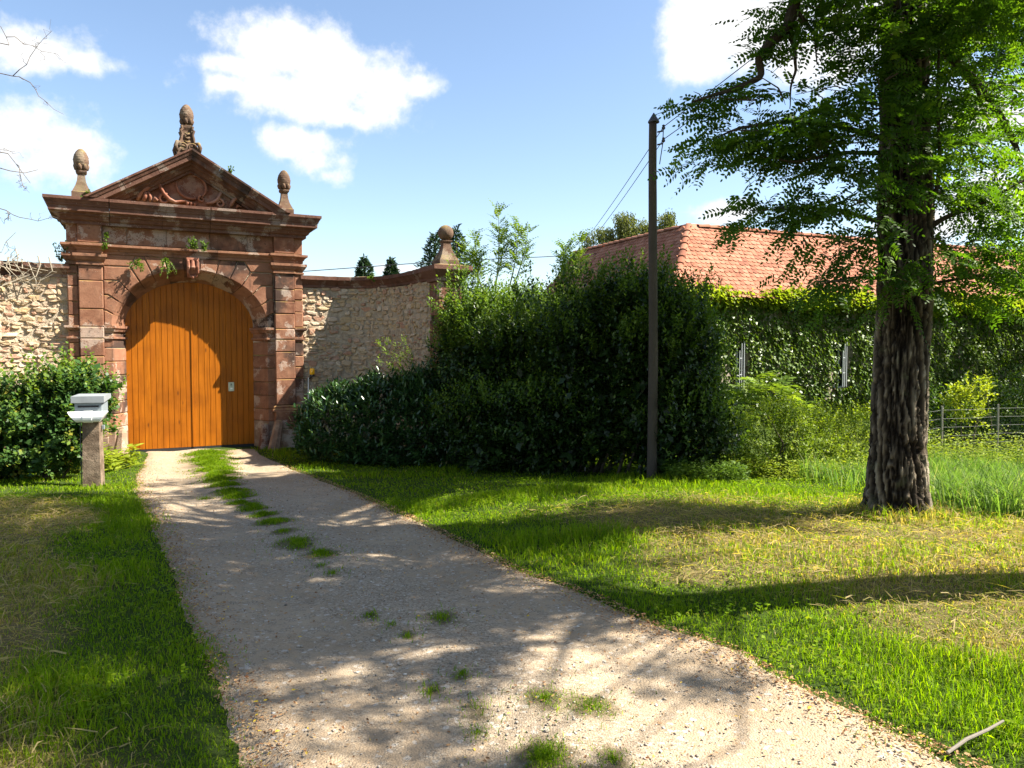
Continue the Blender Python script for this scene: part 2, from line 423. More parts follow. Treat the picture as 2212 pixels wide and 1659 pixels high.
def foliage(name, stops, rough=.5, trans=.35, tcol=None, spec=.2):
    m, t = newmat(name); v = t.attr('v')
    c = t.ramp(v, stops)
    tr = t.add('ShaderNodeBsdfTranslucent')
    tc = t.mix(1.0, c, tcol or (1.5, 1.5, .55), 'MULTIPLY'); t.l.new(tc, tr.inputs[0])
    mx = t.add('ShaderNodeMixShader'); mx.inputs[0].default_value = trans
    t.l.new(t.bsdf(c, rough, None, spec), mx.inputs[1]); t.l.new(tr.outputs[0], mx.inputs[2])
    t.out(mx.outputs[0]); M[name] = m
foliage('leaf_robinia', [(0, (.026, .062, .009)), (.6, (.06, .12, .013)), (1, (.12, .19, .02))], .5, .5, (1.8, 1.9, .4))
foliage('leaf_privet', [(0, (.010, .024, .005)), (.5, (.026, .056, .009)), (.8, (.06, .11, .014)), (1, (.11, .17, .02))], .38, .22, None, .35)
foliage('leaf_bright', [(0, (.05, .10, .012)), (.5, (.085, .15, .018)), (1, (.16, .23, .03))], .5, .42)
foliage('leaf_laurel', [(0, (.018, .048, .014)), (.6, (.036, .085, .02)), (1, (.08, .14, .03))], .28, .2, None, .5)
foliage('leaf_lilac', [(0, (.022, .055, .014)), (.6, (.045, .10, .022)), (.9, (.09, .15, .03)), (1, (.2, .19, .03))], .42, .28)
foliage('leaf_ivy', [(0, (.03, .065, .008)), (.5, (.075, .135, .014)), (1, (.16, .22, .028))], .38, .33)
foliage('leaf_ivy_sunlit', [(0, (.14, .2, .014)), (1, (.26, .32, .03))], .5, .45)  # brighter copy of the ivy leaf, sunlight on the eaves put into its colour
foliage('leaf_sumac', [(0, (.1, .17, .02)), (.6, (.17, .25, .035)), (1, (.25, .32, .05))], .5, .42)
foliage('leaf_weed', [(0, (.1, .16, .012)), (.6, (.19, .25, .018)), (1, (.28, .32, .032))], .55, .42)
foliage('leaf_fir', [(0, (.014, .035, .016)), (1, (.04, .075, .03))], .6, .15)
foliage('leaf_birch', [(0, (.07, .09, .025)), (1, (.16, .18, .06))], .55, .4)
foliage('grass_blade', [(0, (.045, .095, .003)), (.3, (.105, .19, .004)), (.55, (.19, .275, .008)), (.7, (.21, .23, .025)), (.8, (.27, .215, .085)), (1, (.44, .34, .18))], .6, .5, (1.8, 1.85, .4), .12)
foliage('meadow_blade', [(0, (.075, .15, .02)), (.5, (.13, .22, .045)), (.8, (.2, .27, .08)), (1, (.38, .36, .2))], .6, .42, (1.5, 1.6, .6), .12)
foliage('litter', [(0, (.16, .07, .03)), (.5, (.33, .19, .09)), (.85, (.44, .31, .16)), (1, (.55, .38, .04))], .8, .15, (1, 1, 1))

m, t = newmat('bark'); p = t.pos(); cr = t.attr('v'); n1 = t.noise(t.map(p, (14, 14, 3)), 1, 5, .65); n2 = t.noise(p, 60, 4, .65)
c = t.ramp(cr, [(0, (.012, .009, .007)), (.4, (.05, .039, .028)), (.72, (.15, .12, .085)), (1, (.30, .255, .19))])
c = t.mix(t.math('MULTIPLY', t.step(n1, .5, .75), .4), c, (.05, .04, .03)); c = t.mix(t.math('MULTIPLY', t.step(t.noise(p, 6, 4, .6), .56, .72), .35), c, (.16, .17, .09))
t.out(t.bsdf(c, .95, t.bump(t.math('ADD', n1, t.math('MULTIPLY', n2, .6)), .9, .03), .08)); M['bark'] = m

m, t = newmat('soil'); p = t.pos(); s = t.attr('v'); n1 = t.noise(p, 3, 5, .65); n2 = t.noise(p, 40, 5, .65)
c = t.mix(t.step(n1, .3, .7), (.035, .06, .012), (.06, .085, .018)); c = t.mix(s, c, t.mix(n1, (.15, .115, .05), (.25, .19, .09)))
c = t.mix(.5, c, t.ramp(n2, [(.3, (.4, .4, .4)), (.7, (1, 1, 1))]), 'MULTIPLY')
t.out(t.bsdf(c, .97, t.bump(n2, .8, .03), .05)); M['soil'] = m

m, t = newmat('gravel'); p = t.pos(); n1 = t.noise(p, 1.4, 5, .6); n2 = t.noise(p, 11, 5, .65); n3 = t.noise(p, 120, 3, .6)
vc = t.voro(p, 95, out='Color'); vd = t.voro(p, 95); vc2 = t.voro(p, 42, out='Color')
sv = t.add('ShaderNodeSeparateXYZ'); t.put(sv.inputs[0], vc); sv2 = t.add('ShaderNodeSeparateXYZ'); t.put(sv2.inputs[0], vc2)
c = t.mix(t.step(n1, .35, .7), (.31, .23, .148), (.39, .3, .2))
peb = t.ramp(sv.outputs[0], [(0, (.17, .135, .095)), (.4, (.28, .22, .155)), (.8, (.36, .295, .215)), (1, (.43, .37, .29))])
c = t.mix(t.math('MULTIPLY', t.step(t.math('ADD', n2, t.math('MULTIPLY', t.attr('v'), .3)), .42, .62), .75), c, peb)
c = t.mix(t.math('MULTIPLY', t.step(sv2.outputs[1], .95, .97), .35), c, (.6, .57, .52))
c = t.mix(t.math('MULTIPLY', t.step(t.noise(p, 2.6, 5, .7), .58, .74), .5), c, (.17, .13, .09))
c = t.mix(t.math('MULTIPLY', t.step(t.math('ADD', t.attr('w'), t.math('MULTIPLY', t.math('SUBTRACT', n2, .5), .9)), .3, .75), .85), c, t.mix(n2, (.055, .05, .02), (.14, .105, .055)))
c = t.mix(.3, c, t.ramp(n3, [(.3, (.55, .55, .55)), (.7, (1, 1, 1))]), 'MULTIPLY')
h = t.math('ADD', t.math('MULTIPLY', t.math('SUBTRACT', .5, vd), .6), t.math('ADD', n2, t.math('MULTIPLY', n3, .3)))
t.out(t.bsdf(c, .95, t.bump(h, .7, .012), .12)); M['gravel'] = m
m, t = newmat('pebble'); p = t.pos(); v = t.attr('v')
c = t.ramp(v, [(0, (.15, .13, .105)), (.4, (.3, .26, .205)), (.8, (.40, .355, .29)), (.94, (.5, .47, .42)), (1, (.36, .22, .16))])
t.out(t.bsdf(c, .9, t.bump(t.noise(p, 90, 3, .6), .5, .01), .15)); M['pebble'] = m
m, t = newmat('meadow_far'); p = t.pos(); c = t.mix(t.noise(p, .3, 4, .6), (.06, .1, .02), (.1, .14, .03)); t.out(t.bsdf(c, .95)); M['meadow_far'] = m

# ------------------------------------------------------------------ lie of the land
EL = np.array([(-.9,-3),(-.95,1),(-1.03,3.01),(-1.24,3.39),(-1.47,3.77),(-1.81,4.38),(-2.29,5.24),(-2.84,6.25),(-3.8,7.95),(-5.1,10.27),(-5.97,12.05),(-6.86,14.16),(-7.5,15.6),(-8.0,16.4)])
ER = np.array([(3.0,-3),(2.6,1.5),(1.87,3.01),(1.66,3.34),(1.39,3.77),(1.2,4.25),(.84,4.61),(.55,5.14),(.08,5.69),(-.22,6.25),(-.81,7.42),(-1.57,8.94),(-2.85,11.41),(-4.4,14.16),(-5.3,15.7),(-5.7,16.6)])
def xl(y): return np.interp(y, EL[:, 1], EL[:, 0])
def xr(y): return np.interp(y, ER[:, 1], ER[:, 0])
def gz(x, y):
    x = np.asarray(x, float); y = np.asarray(y, float)
    z = -.45 * sstep(5, 15.5, y)
    z = z + .14 * sstep(.2, 2.8, x - xr(y)) * (1 - sstep(9, 13, y)) + .05 * sstep(.1, 1.2, xl(y) - x) * (1 - sstep(10, 13, y))
    return z
def gzn(x, y):
    x = np.asarray(x, float); y = np.asarray(y, float); p = np.stack([x * 1.7, y * 1.7, 0 * x], -1)
    return gz(x, y) + .05 * (fbm(p, 3) - .5)
def straw(x, y):
    """how dry the grass is: cut hay left lying on both sides, green strips next to the drive"""
    nz_ = fbm(np.stack([x * .9, y * .9, 0 * x + 5], -1), 4) - .5
    dl = xl(y) - x; dr = x - xr(y)
    l = sstep(.55, 1.15, dl + nz_ * 1.4) * (1 - sstep(8.6, 9.6, y + nz_ * 3)) * .95
    pat = sstep(.4, .56, fbm(np.stack([x * 1.5, y * 2.2, 0 * x + 21], -1), 3))
    r = (.62 + .38 * pat) * sstep(1.05, 1.75, dr + nz_ * 1.6) * sstep(3.7, 4.7, y + nz_ * 2) * (1 - sstep(7.3, 8.6, y + nz_ * 2)) * (1 - sstep(4.3, 5.6, x + nz_ * 2))
    return np.clip(np.maximum(l, r), 0, 1)
CT = np.array([(-6.28,15.6),(-5.38,13.45),(-4.39,11.41),(-3.79,10.17),(-3.4,9.34),(-2.96,8.58),(-2.44,7.67)])
TUFTS = [(-6.28,15.6,.45),(-5.9,14.7,.45),(-5.55,13.9,.42),(-5.2,13.1,.4),(-4.8,12.3,.36),(-4.5,11.6,.3),(-4.15,10.9,.27),(-3.8,10.2,.24),(-3.5,9.6,.22),(-3.25,9.05,.2),(-2.96,8.58,.17),(-2.44,7.7,.19),(-2.7,8.15,.17),(-3.1,8.85,.16),(-3.65,9.9,.2),(-2.2,7.2,.12),(-1.95,6.72,.17),(-1.85,6.55,.12),(-1.6,6.28,.15),(-1.36,5.69,.06),(-1.5,5.9,.05),(-.91,4.77,.06),(-.62,4.42,.05),(-.45,4.72,.1),(-.26,3.88,.06),(-.17,3.52,.07),(.16,3.6,.11),(.38,3.54,.12),(.14,3.07,.14),(-.41,3.72,.05),(.3,2.85,.12),(-.75,4.6,.05),(-.15,3.3,.05),(-3.9,9.6,.1),(.42,3.05,.08)]
def tuft_d(x, y):
    d_ = np.full(np.shape(x), 9.0)
    for (a, b, r) in TUFTS: d_ = np.minimum(d_, np.hypot((x - a) * 1.0, (y - b) * .8) / r)
    return d_

# ground: one sheet out to the horizon, finer near the camera
gx = np.concatenate([[-900, -400, -180, -90, -50, -30, -20], np.arange(-14, 14.01, .16), [16, 19, 24, 32, 50, 90, 180, 400, 900]])
gy = np.concatenate([[-900, -300, -100, -40, -15, -6, -2], np.arange(0, 20.01, .16), [21, 23, 26, 30, 40, 60, 100, 200, 450, 1200]])
X, Y = np.meshgrid(gx, gy); Z = gzn(X, Y)
Z = Z - .07 * sstep(-.1, .16, np.minimum(X - xl(Y), xr(Y) - X)) * (Y < 16.3)
nx, ny = len(gx), len(gy)
idx = np.arange(nx * ny).reshape(ny, nx)
Fg = np.stack([idx[:-1, :-1], idx[:-1, 1:], idx[1:, 1:], idx[1:, :-1]], -1).reshape(-1, 4)
mk('ground', np.stack([X, Y, Z], -1).reshape(-1, 3), Fg, M['soil'], None, {'v': straw(X, Y).ravel()}, True, kind='structure', label='grassy ground on both sides of the gravel drive')
# drive: gravel sheet with two wheel tracks and a low crown
dy = np.arange(-3, 16.41, .12); du = np.linspace(0, 1, 34)
Yd = np.repeat(dy[:, None], len(du), 1); a_, b_ = xl(dy), xr(dy)
jl = .16 * (fbm(np.stack([dy * 2.2, dy * 0, dy * 0], -1), 4) - .5); jr = .2 * (fbm(np.stack([dy * 2.0, dy * 0 + 9, dy * 0], -1), 4) - .5)
Xd = (a_ - .12 + jl)[:, None] * (1 - du) + (b_ + .12 + jr)[:, None] * du
edge = np.minimum(du, 1 - du)[None, :]
Zd = -.45 * sstep(5, 15.5, Yd) + .012 - .03 * np.exp(-((du - .27) / .13) ** 2) - .03 * np.exp(-((du - .73) / .13) ** 2) + .018 * (fbm(np.stack([Xd * 3, Yd * 3, 0 * Xd], -1), 4) - .5) - .05 * (1 - sstep(0, .06, edge))
i2 = np.arange(Xd.size).reshape(Xd.shape)
Fd = np.stack([i2[:-1, :-1], i2[:-1, 1:], i2[1:, 1:], i2[1:, :-1]], -1).reshape(-1, 4)
vv_ = np.exp(-((du - .5) / .12) ** 2)[None, :] + 0 * Xd
mk('driveway', np.stack([Xd, Yd, Zd], -1).reshape(-1, 3), Fd, M['gravel'], None, {'v': vv_.ravel(), 'w': np.exp(-(tuft_d(Xd, Yd) * .8) ** 2).ravel()}, True, kind='structure', label='beige gravel drive with two wheel tracks leading to the gate')
def dz(x, y):
    u_ = (x - xl(y)) / (xr(y) - xl(y)); return -.45 * sstep(5, 15.5, y) + .010 - .03 * np.exp(-((u_ - .27) / .13) ** 2) - .03 * np.exp(-((u_ - .73) / .13) ** 2)
# ------------------------------------------------------------------ the sandstone gateway (local frame: x along the front, -y towards the drive)
GO = np.array([-6.863, 16.259, -.45]); GA = R_(27.3)
GR = np.array([[math.cos(GA), -math.sin(GA), 0], [math.sin(GA), math.cos(GA), 0], [0, 0, 1]])
def GL(V): return np.asarray(V, float).reshape(-1, 3) @ GR.T + GO
gate = thing('gateway', 'baroque red sandstone gateway with pediment and pine cone finials', 'gateway', tuple(GO), GA)
def gm(name, VF, mat, parent=gate, **kw):
    V, F = VF; return mk(name, GL(V), F, M[mat], parent, **kw)
def zprism(P, z0, z1, c=.016):
    P = np.asarray(P, float); n = len(P); Q = inset2(P, c * .8)
    V = [(q[0], q[1], z0) for q in Q] + [(p[0], p[1], z0 + c) for p in P] + [(p[0], p[1], z1 - c) for p in P] + [(q[0], q[1], z1) for q in Q]
    A = sum(P[i - 1][0] * P[i][1] - P[i][0] * P[i - 1][1] for i in range(n))
    F = [tuple(range(n - 1, -1, -1)), tuple(range(3 * n, 4 * n))]
    for k in range(3):
        for i in range(n): j = (i + 1) % n; F.append((k * n + i, k * n + j, (k + 1) * n + j, (k + 1) * n + i))
    if A < 0: F = [tuple(reversed(f)) for f in F]
    return V, F
def mloft(prof, path):
    """sweep a moulding profile (out, z) along a plan polyline; out is to the right of the walking direction"""
    path = np.asarray(path, float); n = len(path); k = len(prof); V = []
    for i in range(n):
        ds = []
        if i > 0: ds.append(nrm(path[i] - path[i - 1]))
        if i < n - 1: ds.append(nrm(path[i + 1] - path[i]))
        ns = [np.array([q[1], -q[0]]) for q in ds]; m_ = nrm(sum(ns)); m_ = m_ / max(.3, m_ @ ns[0])
        for (o, z) in prof: V.append((path[i][0] + m_[0] * o, path[i][1] + m_[1] * o, z))
    F = []
    for i in range(n - 1):
        for j in range(k):
            j2 = (j + 1) % k; F.append((i * k + j, (i + 1) * k + j, (i + 1) * k + j2, i * k + j2))
    F.append(tuple(range(k - 1, -1, -1))); F.append(tuple(range((n - 1) * k, n * k)))
    return V, F
rg = random.Random(11); jt = lambda a=.006: rg.uniform(-a, a)
YW, YP, YS, YB = -.48, -.58, -.515, .35
# core behind the facing stones
mb = MB()
for s in (-1, 1): mb.add(*box(min(s * 1.62, s * 2.2), max(s * 1.62, s * 2.2), -.45, .33, -.1, 4.9))
mb.add(*prism([(1.6 * math.cos(t), 2.64 + 1.28 * math.sin(t)) for t in np.linspace(math.pi, 0, 19)] + [(1.6, 4.9), (-1.6, 4.9)], -.45, .33, .002, ))
gm('core', (np.concatenate(mb.V), mb.F), 'mortar')
# pilasters, outer strips and plinths
for s in (-1, 1):
    def bx(x0, x1, y0, y1, z0, z1, c=.016): return box(min(s * x0, s * x1), max(s * x0, s * x1), y0, y1, z0, z1, c)
    gm('plinth', bx(1.60, 2.12, -.71, -.2, -.15, .42), 'pale_stone'); gm('plinth', bx(1.605, 2.115, -.705, -.2, .42, .8), 'sandstone')
    gm('plinth', bx(2.125, 2.31, -.64, -.2, -.15, .8), 'pale_stone')
    bp = [(0, .8), (.085, .8), (.085, .84), (.05, .87), (.06, .9), (.015, .93), (0, .93)]
    pth = [(s * 2.25, .1), (s * 2.25, YS), (s * 2.06, YS), (s * 2.06, YP), (s * 1.64, YP), (s * 1.64, YW + .04)]
    gm('base_moulding', mloft(bp, pth if s < 0 else pth[::-1]), 'sandstone')
    zs = [.93, 1.5, 2.1, 2.37, 2.6, 2.93, 3.2, 3.46, 3.8] if s > 0 else [.93, 1.44, 2.02, 2.37, 2.6, 2.95, 3.5, 3.8]
    for a, b in zip(zs[:-1], zs[1:]): gm('pilaster_stone', bx(1.64 + jt(.004), 2.06, YP + jt(), -.2, a + .003, b - .003), 'sandstone')
    z = .93
    while z < 3.78:
        b = min(3.8, z + rg.choice((.24, .27, .3, .33)))
        if 3.8 - b < .12: b = 3.8
        gm('strip_stone', bx(2.063, 2.25, YS + jt(), -.15, z + .003, b - .003), 'sandstone'); z = b
    ip = [(0, 2.555), (.045, 2.56), (.07, 2.58), (.07, 2.62), (0, 2.625)]; ip2 = [(0, 2.36), (.035, 2.365), (.035, 2.4), (0, 2.405)]
    pth = [(s * 2.25, .1), (s * 2.25, YS), (s * 2.064, YS)]
    gm('impost', mloft(ip, pth if s < 0 else pth[::-1]), 'sandstone'); gm('impost', mloft(ip2, pth if s < 0 else pth[::-1]), 'sandstone')
    pj = [(s * 1.638, YW), (s * 1.49, YW), (s * 1.258, 0.0), (s * 1.258, .06)]
    ip = [(0, 2.5), (.03, 2.51), (.055, 2.56), (.075, 2.575), (.075, 2.622), (0, 2.628)]
    gm('impost', mloft(ip, pj if s < 0 else pj[::-1]), 'sandstone'); gm('impost', mloft(ip2, pj if s < 0 else pj[::-1]), 'sandstone')
    z = -.12; k = 0; J = [(s * 1.638, YW), (s * 1.49, YW), (s * 1.258, 0.0), (s * 1.258, YB), (s * 1.638, YB)]
    while z < 2.6:
        b = .58 if k == 0 else min(2.612, z + (.27 if s < 0 else .29) + jt(.02))
        if 2.612 - b < .12: b = 2.612
        Jk = [(x + s * jt(.004), y) for x, y in J]
        gm('jamb_stone', zprism(Jk, z + .003, b - .003), 'pale_stone' if k == 0 else 'sandstone'); z = b; k += 1
    # spandrel courses with cranked ends, then wedge-shaped arch stones
    A1, B1, A2, B2 = 1.49, 1.18, 1.258, .95
    I1 = lambda t: (A1 * math.cos(t), 2.62 + B1 * math.sin(t)); I2 = lambda t: (A2 * math.cos(t), 2.62 + B2 * math.sin(t))
    jz = [2.628, 2.93, 3.24, 3.53, 3.81]; jt_ = [R_(0), R_(11), R_(24), R_(37), R_(49)]; xe = [1.6, 1.6, 1.56, 1.38, 1.16]
    def arch_piece(P, nI, back, nm, mat='sandstone', dy=0):
        P = np.array(P, float); Bk = P.copy(); Bk[list(nI)] = back
        c = P.mean(0); P = c + (P - c) * (1 - .004 / max(.05, np.abs(P - c).min() + .1))
        if s < 0: P = P[::-1] * [-1, 1]; Bk = Bk[::-1] * [-1, 1]
        gm(nm, prism(P, YW + dy, .03, .015, Bk), mat)
    for i in range(4):
        ts = np.linspace(jt_[i + 1], jt_[i], 6); g_ = .004
        P = [(1.638, jz[i] + g_), (1.638, jz[i + 1] - g_), (xe[i + 1], jz[i + 1] - g_)] + [I1(t) for t in ts] + [(xe[i], jz[i] + g_)]
        arch_piece(P, range(3, 9), [I2(t) for t in ts], 'spandrel_stone', dy=jt(.007))
    ZT = 4.04; top = lambda t: I1(t)[0] + (ZT - I1(t)[1]) * (math.cos(t) / A1) / (math.sin(t) / B1)
    P = [(1.638, 3.814), (1.638, ZT), (1.03, ZT), (1.155, 3.814)]; arch_piece(P, [], np.zeros((0, 2)), 'spandrel_stone', dy=jt(.007))
    tv = [R_(q) for q in (49, 60.5, 72, 84.5)]
    for i in range(3):
        ts = np.linspace(tv[i], tv[i + 1], 5)
        hd = [(1.155, 3.812), (1.025, ZT)] if i == 0 else [(top(tv[i]), ZT)]
        P = hd + [(top(tv[i + 1]), ZT)] + [I1(t) for t in ts[::-1]]
        arch_piece(P, range(len(hd) + 1, len(P)), [I2(t) for t in ts[::-1]], 'arch_stone', dy=jt(.008))
# keystone with a carved scroll console
t0, t1 = R_(84.5), R_(95.5); ts = np.linspace(t1, t0, 4)
P = np.array([(top(t0), 4.04), (-top(t0), 4.04)] + [(A1 * math.cos(t), 2.62 + B1 * math.sin(t)) for t in ts]); Bk = P.copy(); Bk[2:] = [(A2 * math.cos(t), 2.62 + B2 * math.sin(t)) for t in ts]
ks = gm('keystone', prism(P, YW - .01, .03, .01, Bk), 'sandstone')
mb = MB(); prof = [(.0, 4.035), (.19, 4.035), (.2, 3.99), (.17, 3.95), (.19, 3.9), (.2, 3.84), (.19, 3.77), (.16, 3.71), (.12, 3.66), (.06, 3.63), (0, 3.66)]
V = [(x * (.118 - .02 * (4.03 - z) / .4), YW - o, z) for x in (-1, 1) for o, z in prof]; k = len(prof)
mb.add(V, [tuple(range(k)), tuple(range(2 * k - 1, k - 1, -1))] + [(j, k + j, k + (j + 1) % k, (j + 1) % k) for j in range(k)])
for x in (-.085, .085): mb.add(*tube([(x, YW - .14, 4.0), (x * 1.05, YW - .23, 3.95), (x, YW - .235, 3.84), (x * 1.1, YW - .2, 3.73), (x * .7, YW - .14, 3.66)], [.02, .026, .03, .026, .02], 7))
mb.add(*tube([(0, YW - .18, 3.97), (0, YW - .215, 3.9), (0, YW - .25, 3.83), (0, YW - .215, 3.79)], [.03, .035, .042, .03], 8))
for a in np.linspace(0, 2 * math.pi, 9)[:-1]: mb.add(*tube([(.06 * math.cos(a), YW - .205, 3.85 + .06 * math.sin(a)), (.062 * math.cos(a + .8), YW - .215, 3.85 + .062 * math.sin(a + .8))], .014, 5))
mb.add(*tube([(-.07, YW - .13, 3.66), (0, YW - .16, 3.64), (.08, YW - .15, 3.68)], [.03, .035, .025], 7))
gm('console', (np.concatenate(mb.V), mb.F), 'sandstone_carved', ks, smooth=False)
# capitals, architrave, frieze
cp = [(0, 3.8), (.03, 3.805), (.03, 3.835), (.008, 3.845), (.008, 3.875), (.045, 3.905), (.07, 3.955), (.085, 3.965), (.085, 4.02), (0, 4.03)]
ap = [(0, 4.035), (.012, 4.04), (.012, 4.09), (.03, 4.1), (.045, 4.135), (.085, 4.165), (.1, 4.175), (.1, 4.22), (0, 4.235)]
for s in (-1, 1):
    pth = [(s * 2.25, .34), (s * 2.25, YS), (s * 2.06, YS), (s * 2.06, YP), (s * 1.64, YP), (s * 1.64, YW + .02)]
    gm('capital', mloft(cp, pth if s < 0 else pth[::-1]), 'sandstone'); gm('architrave_stone', mloft(ap, pth if s < 0 else pth[::-1]), 'sandstone')
    gm('frieze_stone', box(min(s * 1.64, s * 2.06), max(s * 1.64, s * 2.06), YP, -.1, 4.24, 4.62, .01), 'sandstone'); gm('frieze_stone', box(min(s * 2.063, s * 2.25), max(s * 2.063, s * 2.25), YS, .3, 4.24, 4.62, .01), 'sandstone')
xs = [-1.638, -.55, .5, 1.638]
for a, b in zip(xs[:-1], xs[1:]): gm('architrave_stone', mloft(ap, [(a + .003, YW), (b - .003, YW)]), 'sandstone')
xs = [-1.638, -1.2, -.48, .35, 1.1, 1.638]
for a, b in zip(xs[:-1], xs[1:]): gm('frieze_stone', box(a + .003, b - .003, YW + jt(), -.1, 4.24, 4.64, .011), 'sandstone')
# main cornice: swept moulding in separate stones
CP = [(.7 * o_, z_) if o_ > 0 else (o_, z_) for o_, z_ in [(0, 4.58), (.04, 4.585), (.04, 4.64), (.1, 4.66), (.15, 4.72), (.2, 4.735), (.21, 4.77), (.33, 4.8), (.335, 4.885), (.36, 4.9), (.37, 4.93), (.42, 4.99), (.44, 5.0), (.44, 5.055), (-.5, 5.075), (-.5, 4.58)]]
HX = 2.29
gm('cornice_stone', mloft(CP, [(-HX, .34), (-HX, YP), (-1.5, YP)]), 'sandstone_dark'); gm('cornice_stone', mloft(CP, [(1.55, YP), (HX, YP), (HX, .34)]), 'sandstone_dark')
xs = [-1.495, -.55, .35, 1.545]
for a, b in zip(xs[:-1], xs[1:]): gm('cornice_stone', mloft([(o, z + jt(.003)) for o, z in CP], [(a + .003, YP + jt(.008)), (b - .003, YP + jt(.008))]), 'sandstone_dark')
# raking cornices
ra = math.atan2(6.2 - 5.065, 1.93); ca, sa = math.cos(ra), math.sin(ra)
RP = [(.8 * o_, z_) if o_ > 0 else (o_, z_) for o_, z_ in [(-.84, 0), (.455, 0), (.455, -.035), (.43, -.045), (.4, -.1), (.375, -.11), (.365, -.185), (.35, -.19), (.23, -.215), (.21, -.25), (.15, -.27), (.1, -.32), (.05, -.33), (.05, -.37), (-.84, -.37)]]
for s in (-1, 1):
    cuts = [None, .75 if s < 0 else .9, 1.45 if s < 0 else 1.6, 'apex']
    for c0, c1 in zip(cuts[:-1], cuts[1:]):
        V = []
        for c in (c0, c1):
            for (o, h) in RP:
                if c is None: sl = max(-.02, (5.062 - 5.065 - h * ca) / sa)
                elif c == 'apex': sl = (1.93 + h * sa) / ca
                else: sl = c + (.003 if c == c0 else -.003)
                V.append((s * (-1) * (-1) * (1.93 - (sl * ca - h * sa)) , YP - o, 5.065 + sl * sa + h * ca))
        k = len(RP); F = [tuple(range(k - 1, -1, -1)), tuple(range(k, 2 * k))] + [(j, (j + 1) % k, k + (j + 1) % k, k + j) for j in range(k)]
        if s > 0: F = [tuple(reversed(f)) for f in F]
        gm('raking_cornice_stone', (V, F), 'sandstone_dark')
ty = gm('tympanum', prism([(-1.75, 5.06), (1.75, 5.06), (0, 6.07)], -.52, .3, .004), 'sandstone_carved')
# carved relief: scrolls, shell and leaves
def spiral(cx, cz, r0, r1, a0, a1, n=14): 
    return [(cx + (r0 + (r1 - r0) * q) * math.cos(a0 + (a1 - a0) * q), -.46, cz + (r0 + (r1 - r0) * q) * math.sin(a0 + (a1 - a0) * q)) for q in np.linspace(0, 1, n)]
def relief(curves, nm='carved_scroll'):
    for pts, ra_ in curves:
        n = len(pts); rr = np.interp(np.linspace(0, 1, n), np.linspace(0, 1, len(ra_)), ra_)
        V, F = tube(pts, rr, 8); V = np.array(V); V[:, 1] = -.52 + (V[:, 1] + .43) * 1.6
        gm(nm, (V, F), 'sandstone_carved', ty, smooth=True)
relief([(spiral(.02, 5.5, .3, .24, R_(165), R_(285)), (.012, .03, .036, .028)), (spiral(.05, 5.5, .25, .22, R_(-50), R_(95)), (.02, .03, .026, .012)), (spiral(.2, 5.26, .07, .02, R_(100), R_(480), 16), (.028, .02, .012)),
        ([(-.6, -.46, 5.63), (-.6, -.47, 5.52), (-.57, -.48, 5.42), (-.51, -.48, 5.3), (-.42, -.48, 5.2), (-.3, -.47, 5.15), (-.12, -.47, 5.19), (.04, -.47, 5.15)], (.018, .03, .034, .036, .04, .036, .03, .02)),
        (spiral(-.5, 5.2, .11, .03, R_(60), R_(500), 20), (.034, .026, .014)), ([(-.6, -.46, 5.66), (-.57, -.47, 5.71)], (.03, .022)),
        ([(-1.0, -.45, 5.13), (-.95, -.47, 5.24), (-.9, -.48, 5.33), (-.82, -.5, 5.37), (-.74, -.48, 5.44), (-.76, -.46, 5.52), (-.84, -.46, 5.53)], (.03, .05, .05, .045, .036, .03, .02)),
        ([(-.9, -.45, 5.36), (-.97, -.46, 5.42), (-1.07, -.44, 5.4)], (.04, .03, .014)), ([(-.88, -.46, 5.13), (-.86, -.48, 5.2), (-.84, -.48, 5.3)], (.03, .045, .036)), ([(-.77, -.46, 5.12), (-.76, -.48, 5.2), (-.79, -.48, 5.3)], (.02, .032, .024)),
        ([(-.7, -.46, 5.13), (-.67, -.48, 5.19), (-.63, -.47, 5.15)], (.034, .042, .03)),
        ([(.62, -.46, 5.5), (.56, -.47, 5.38), (.5, -.48, 5.27), (.4, -.48, 5.2), (.28, -.47, 5.17)], (.018, .03, .036, .036, .024)), (spiral(.55, 5.2, .09, .03, R_(120), R_(-320), 18), (.03, .024, .012)),
        ([(.75, -.45, 5.13), (.8, -.48, 5.24), (.86, -.48, 5.33), (.97, -.46, 5.3), (1.06, -.45, 5.22)], (.03, .045, .045, .034, .018)), ([(.88, -.46, 5.12), (.9, -.47, 5.18), (.98, -.46, 5.16)], (.026, .034, .02))])
for q in range(5):
    an = R_(40 + 25 * q); relief([([(.02 + .05 * math.cos(an), -.45, 5.72 + .04 * math.sin(an)), (.02 + .17 * math.cos(an), -.47, 5.72 + .13 * math.sin(an))], (.016, .034))], 'shell_lobe')
for q in range(3): relief([([(-.08 + .07 * q, -.46, 5.1), (-.07 + .07 * q, -.48, 5.17)], (.026, .034))], 'carved_bead')
# finials
def cone(r, h, z0, nrow=9):
    nr, ns = 40, 40; V = []; F = []
    for i in range(nr + 1):
        q = i / nr; prof = math.sin(math.pi * min(1, (q * .985 + .015) ** .88)) ** .55
        for k in range(ns):
            a = 2 * math.pi * k / ns; row = q * nrow; ph = (a / (2 * math.pi) * 9 + (int(row) % 2) * .5) % 1; fr = row % 1
            sc = (1 - abs(2 * ph - 1)) ** .7 * (1 - fr) ** .5
            rr = r * prof * (1 + .07 * (sc - .45) * (1 if .1 < q < .95 else .2))
            V.append((rr * math.cos(a), rr * math.sin(a), z0 + h * q))
    for i in range(nr):
        for k in range(ns): k2 = (k + 1) % ns; F.append((i * ns + k, i * ns + k2, (i + 1) * ns + k2, (i + 1) * ns + k))
    F.append(tuple(range(ns - 1, -1, -1))); F.append(tuple(range(nr * ns, (nr + 1) * ns)))
    return np.array(V), F
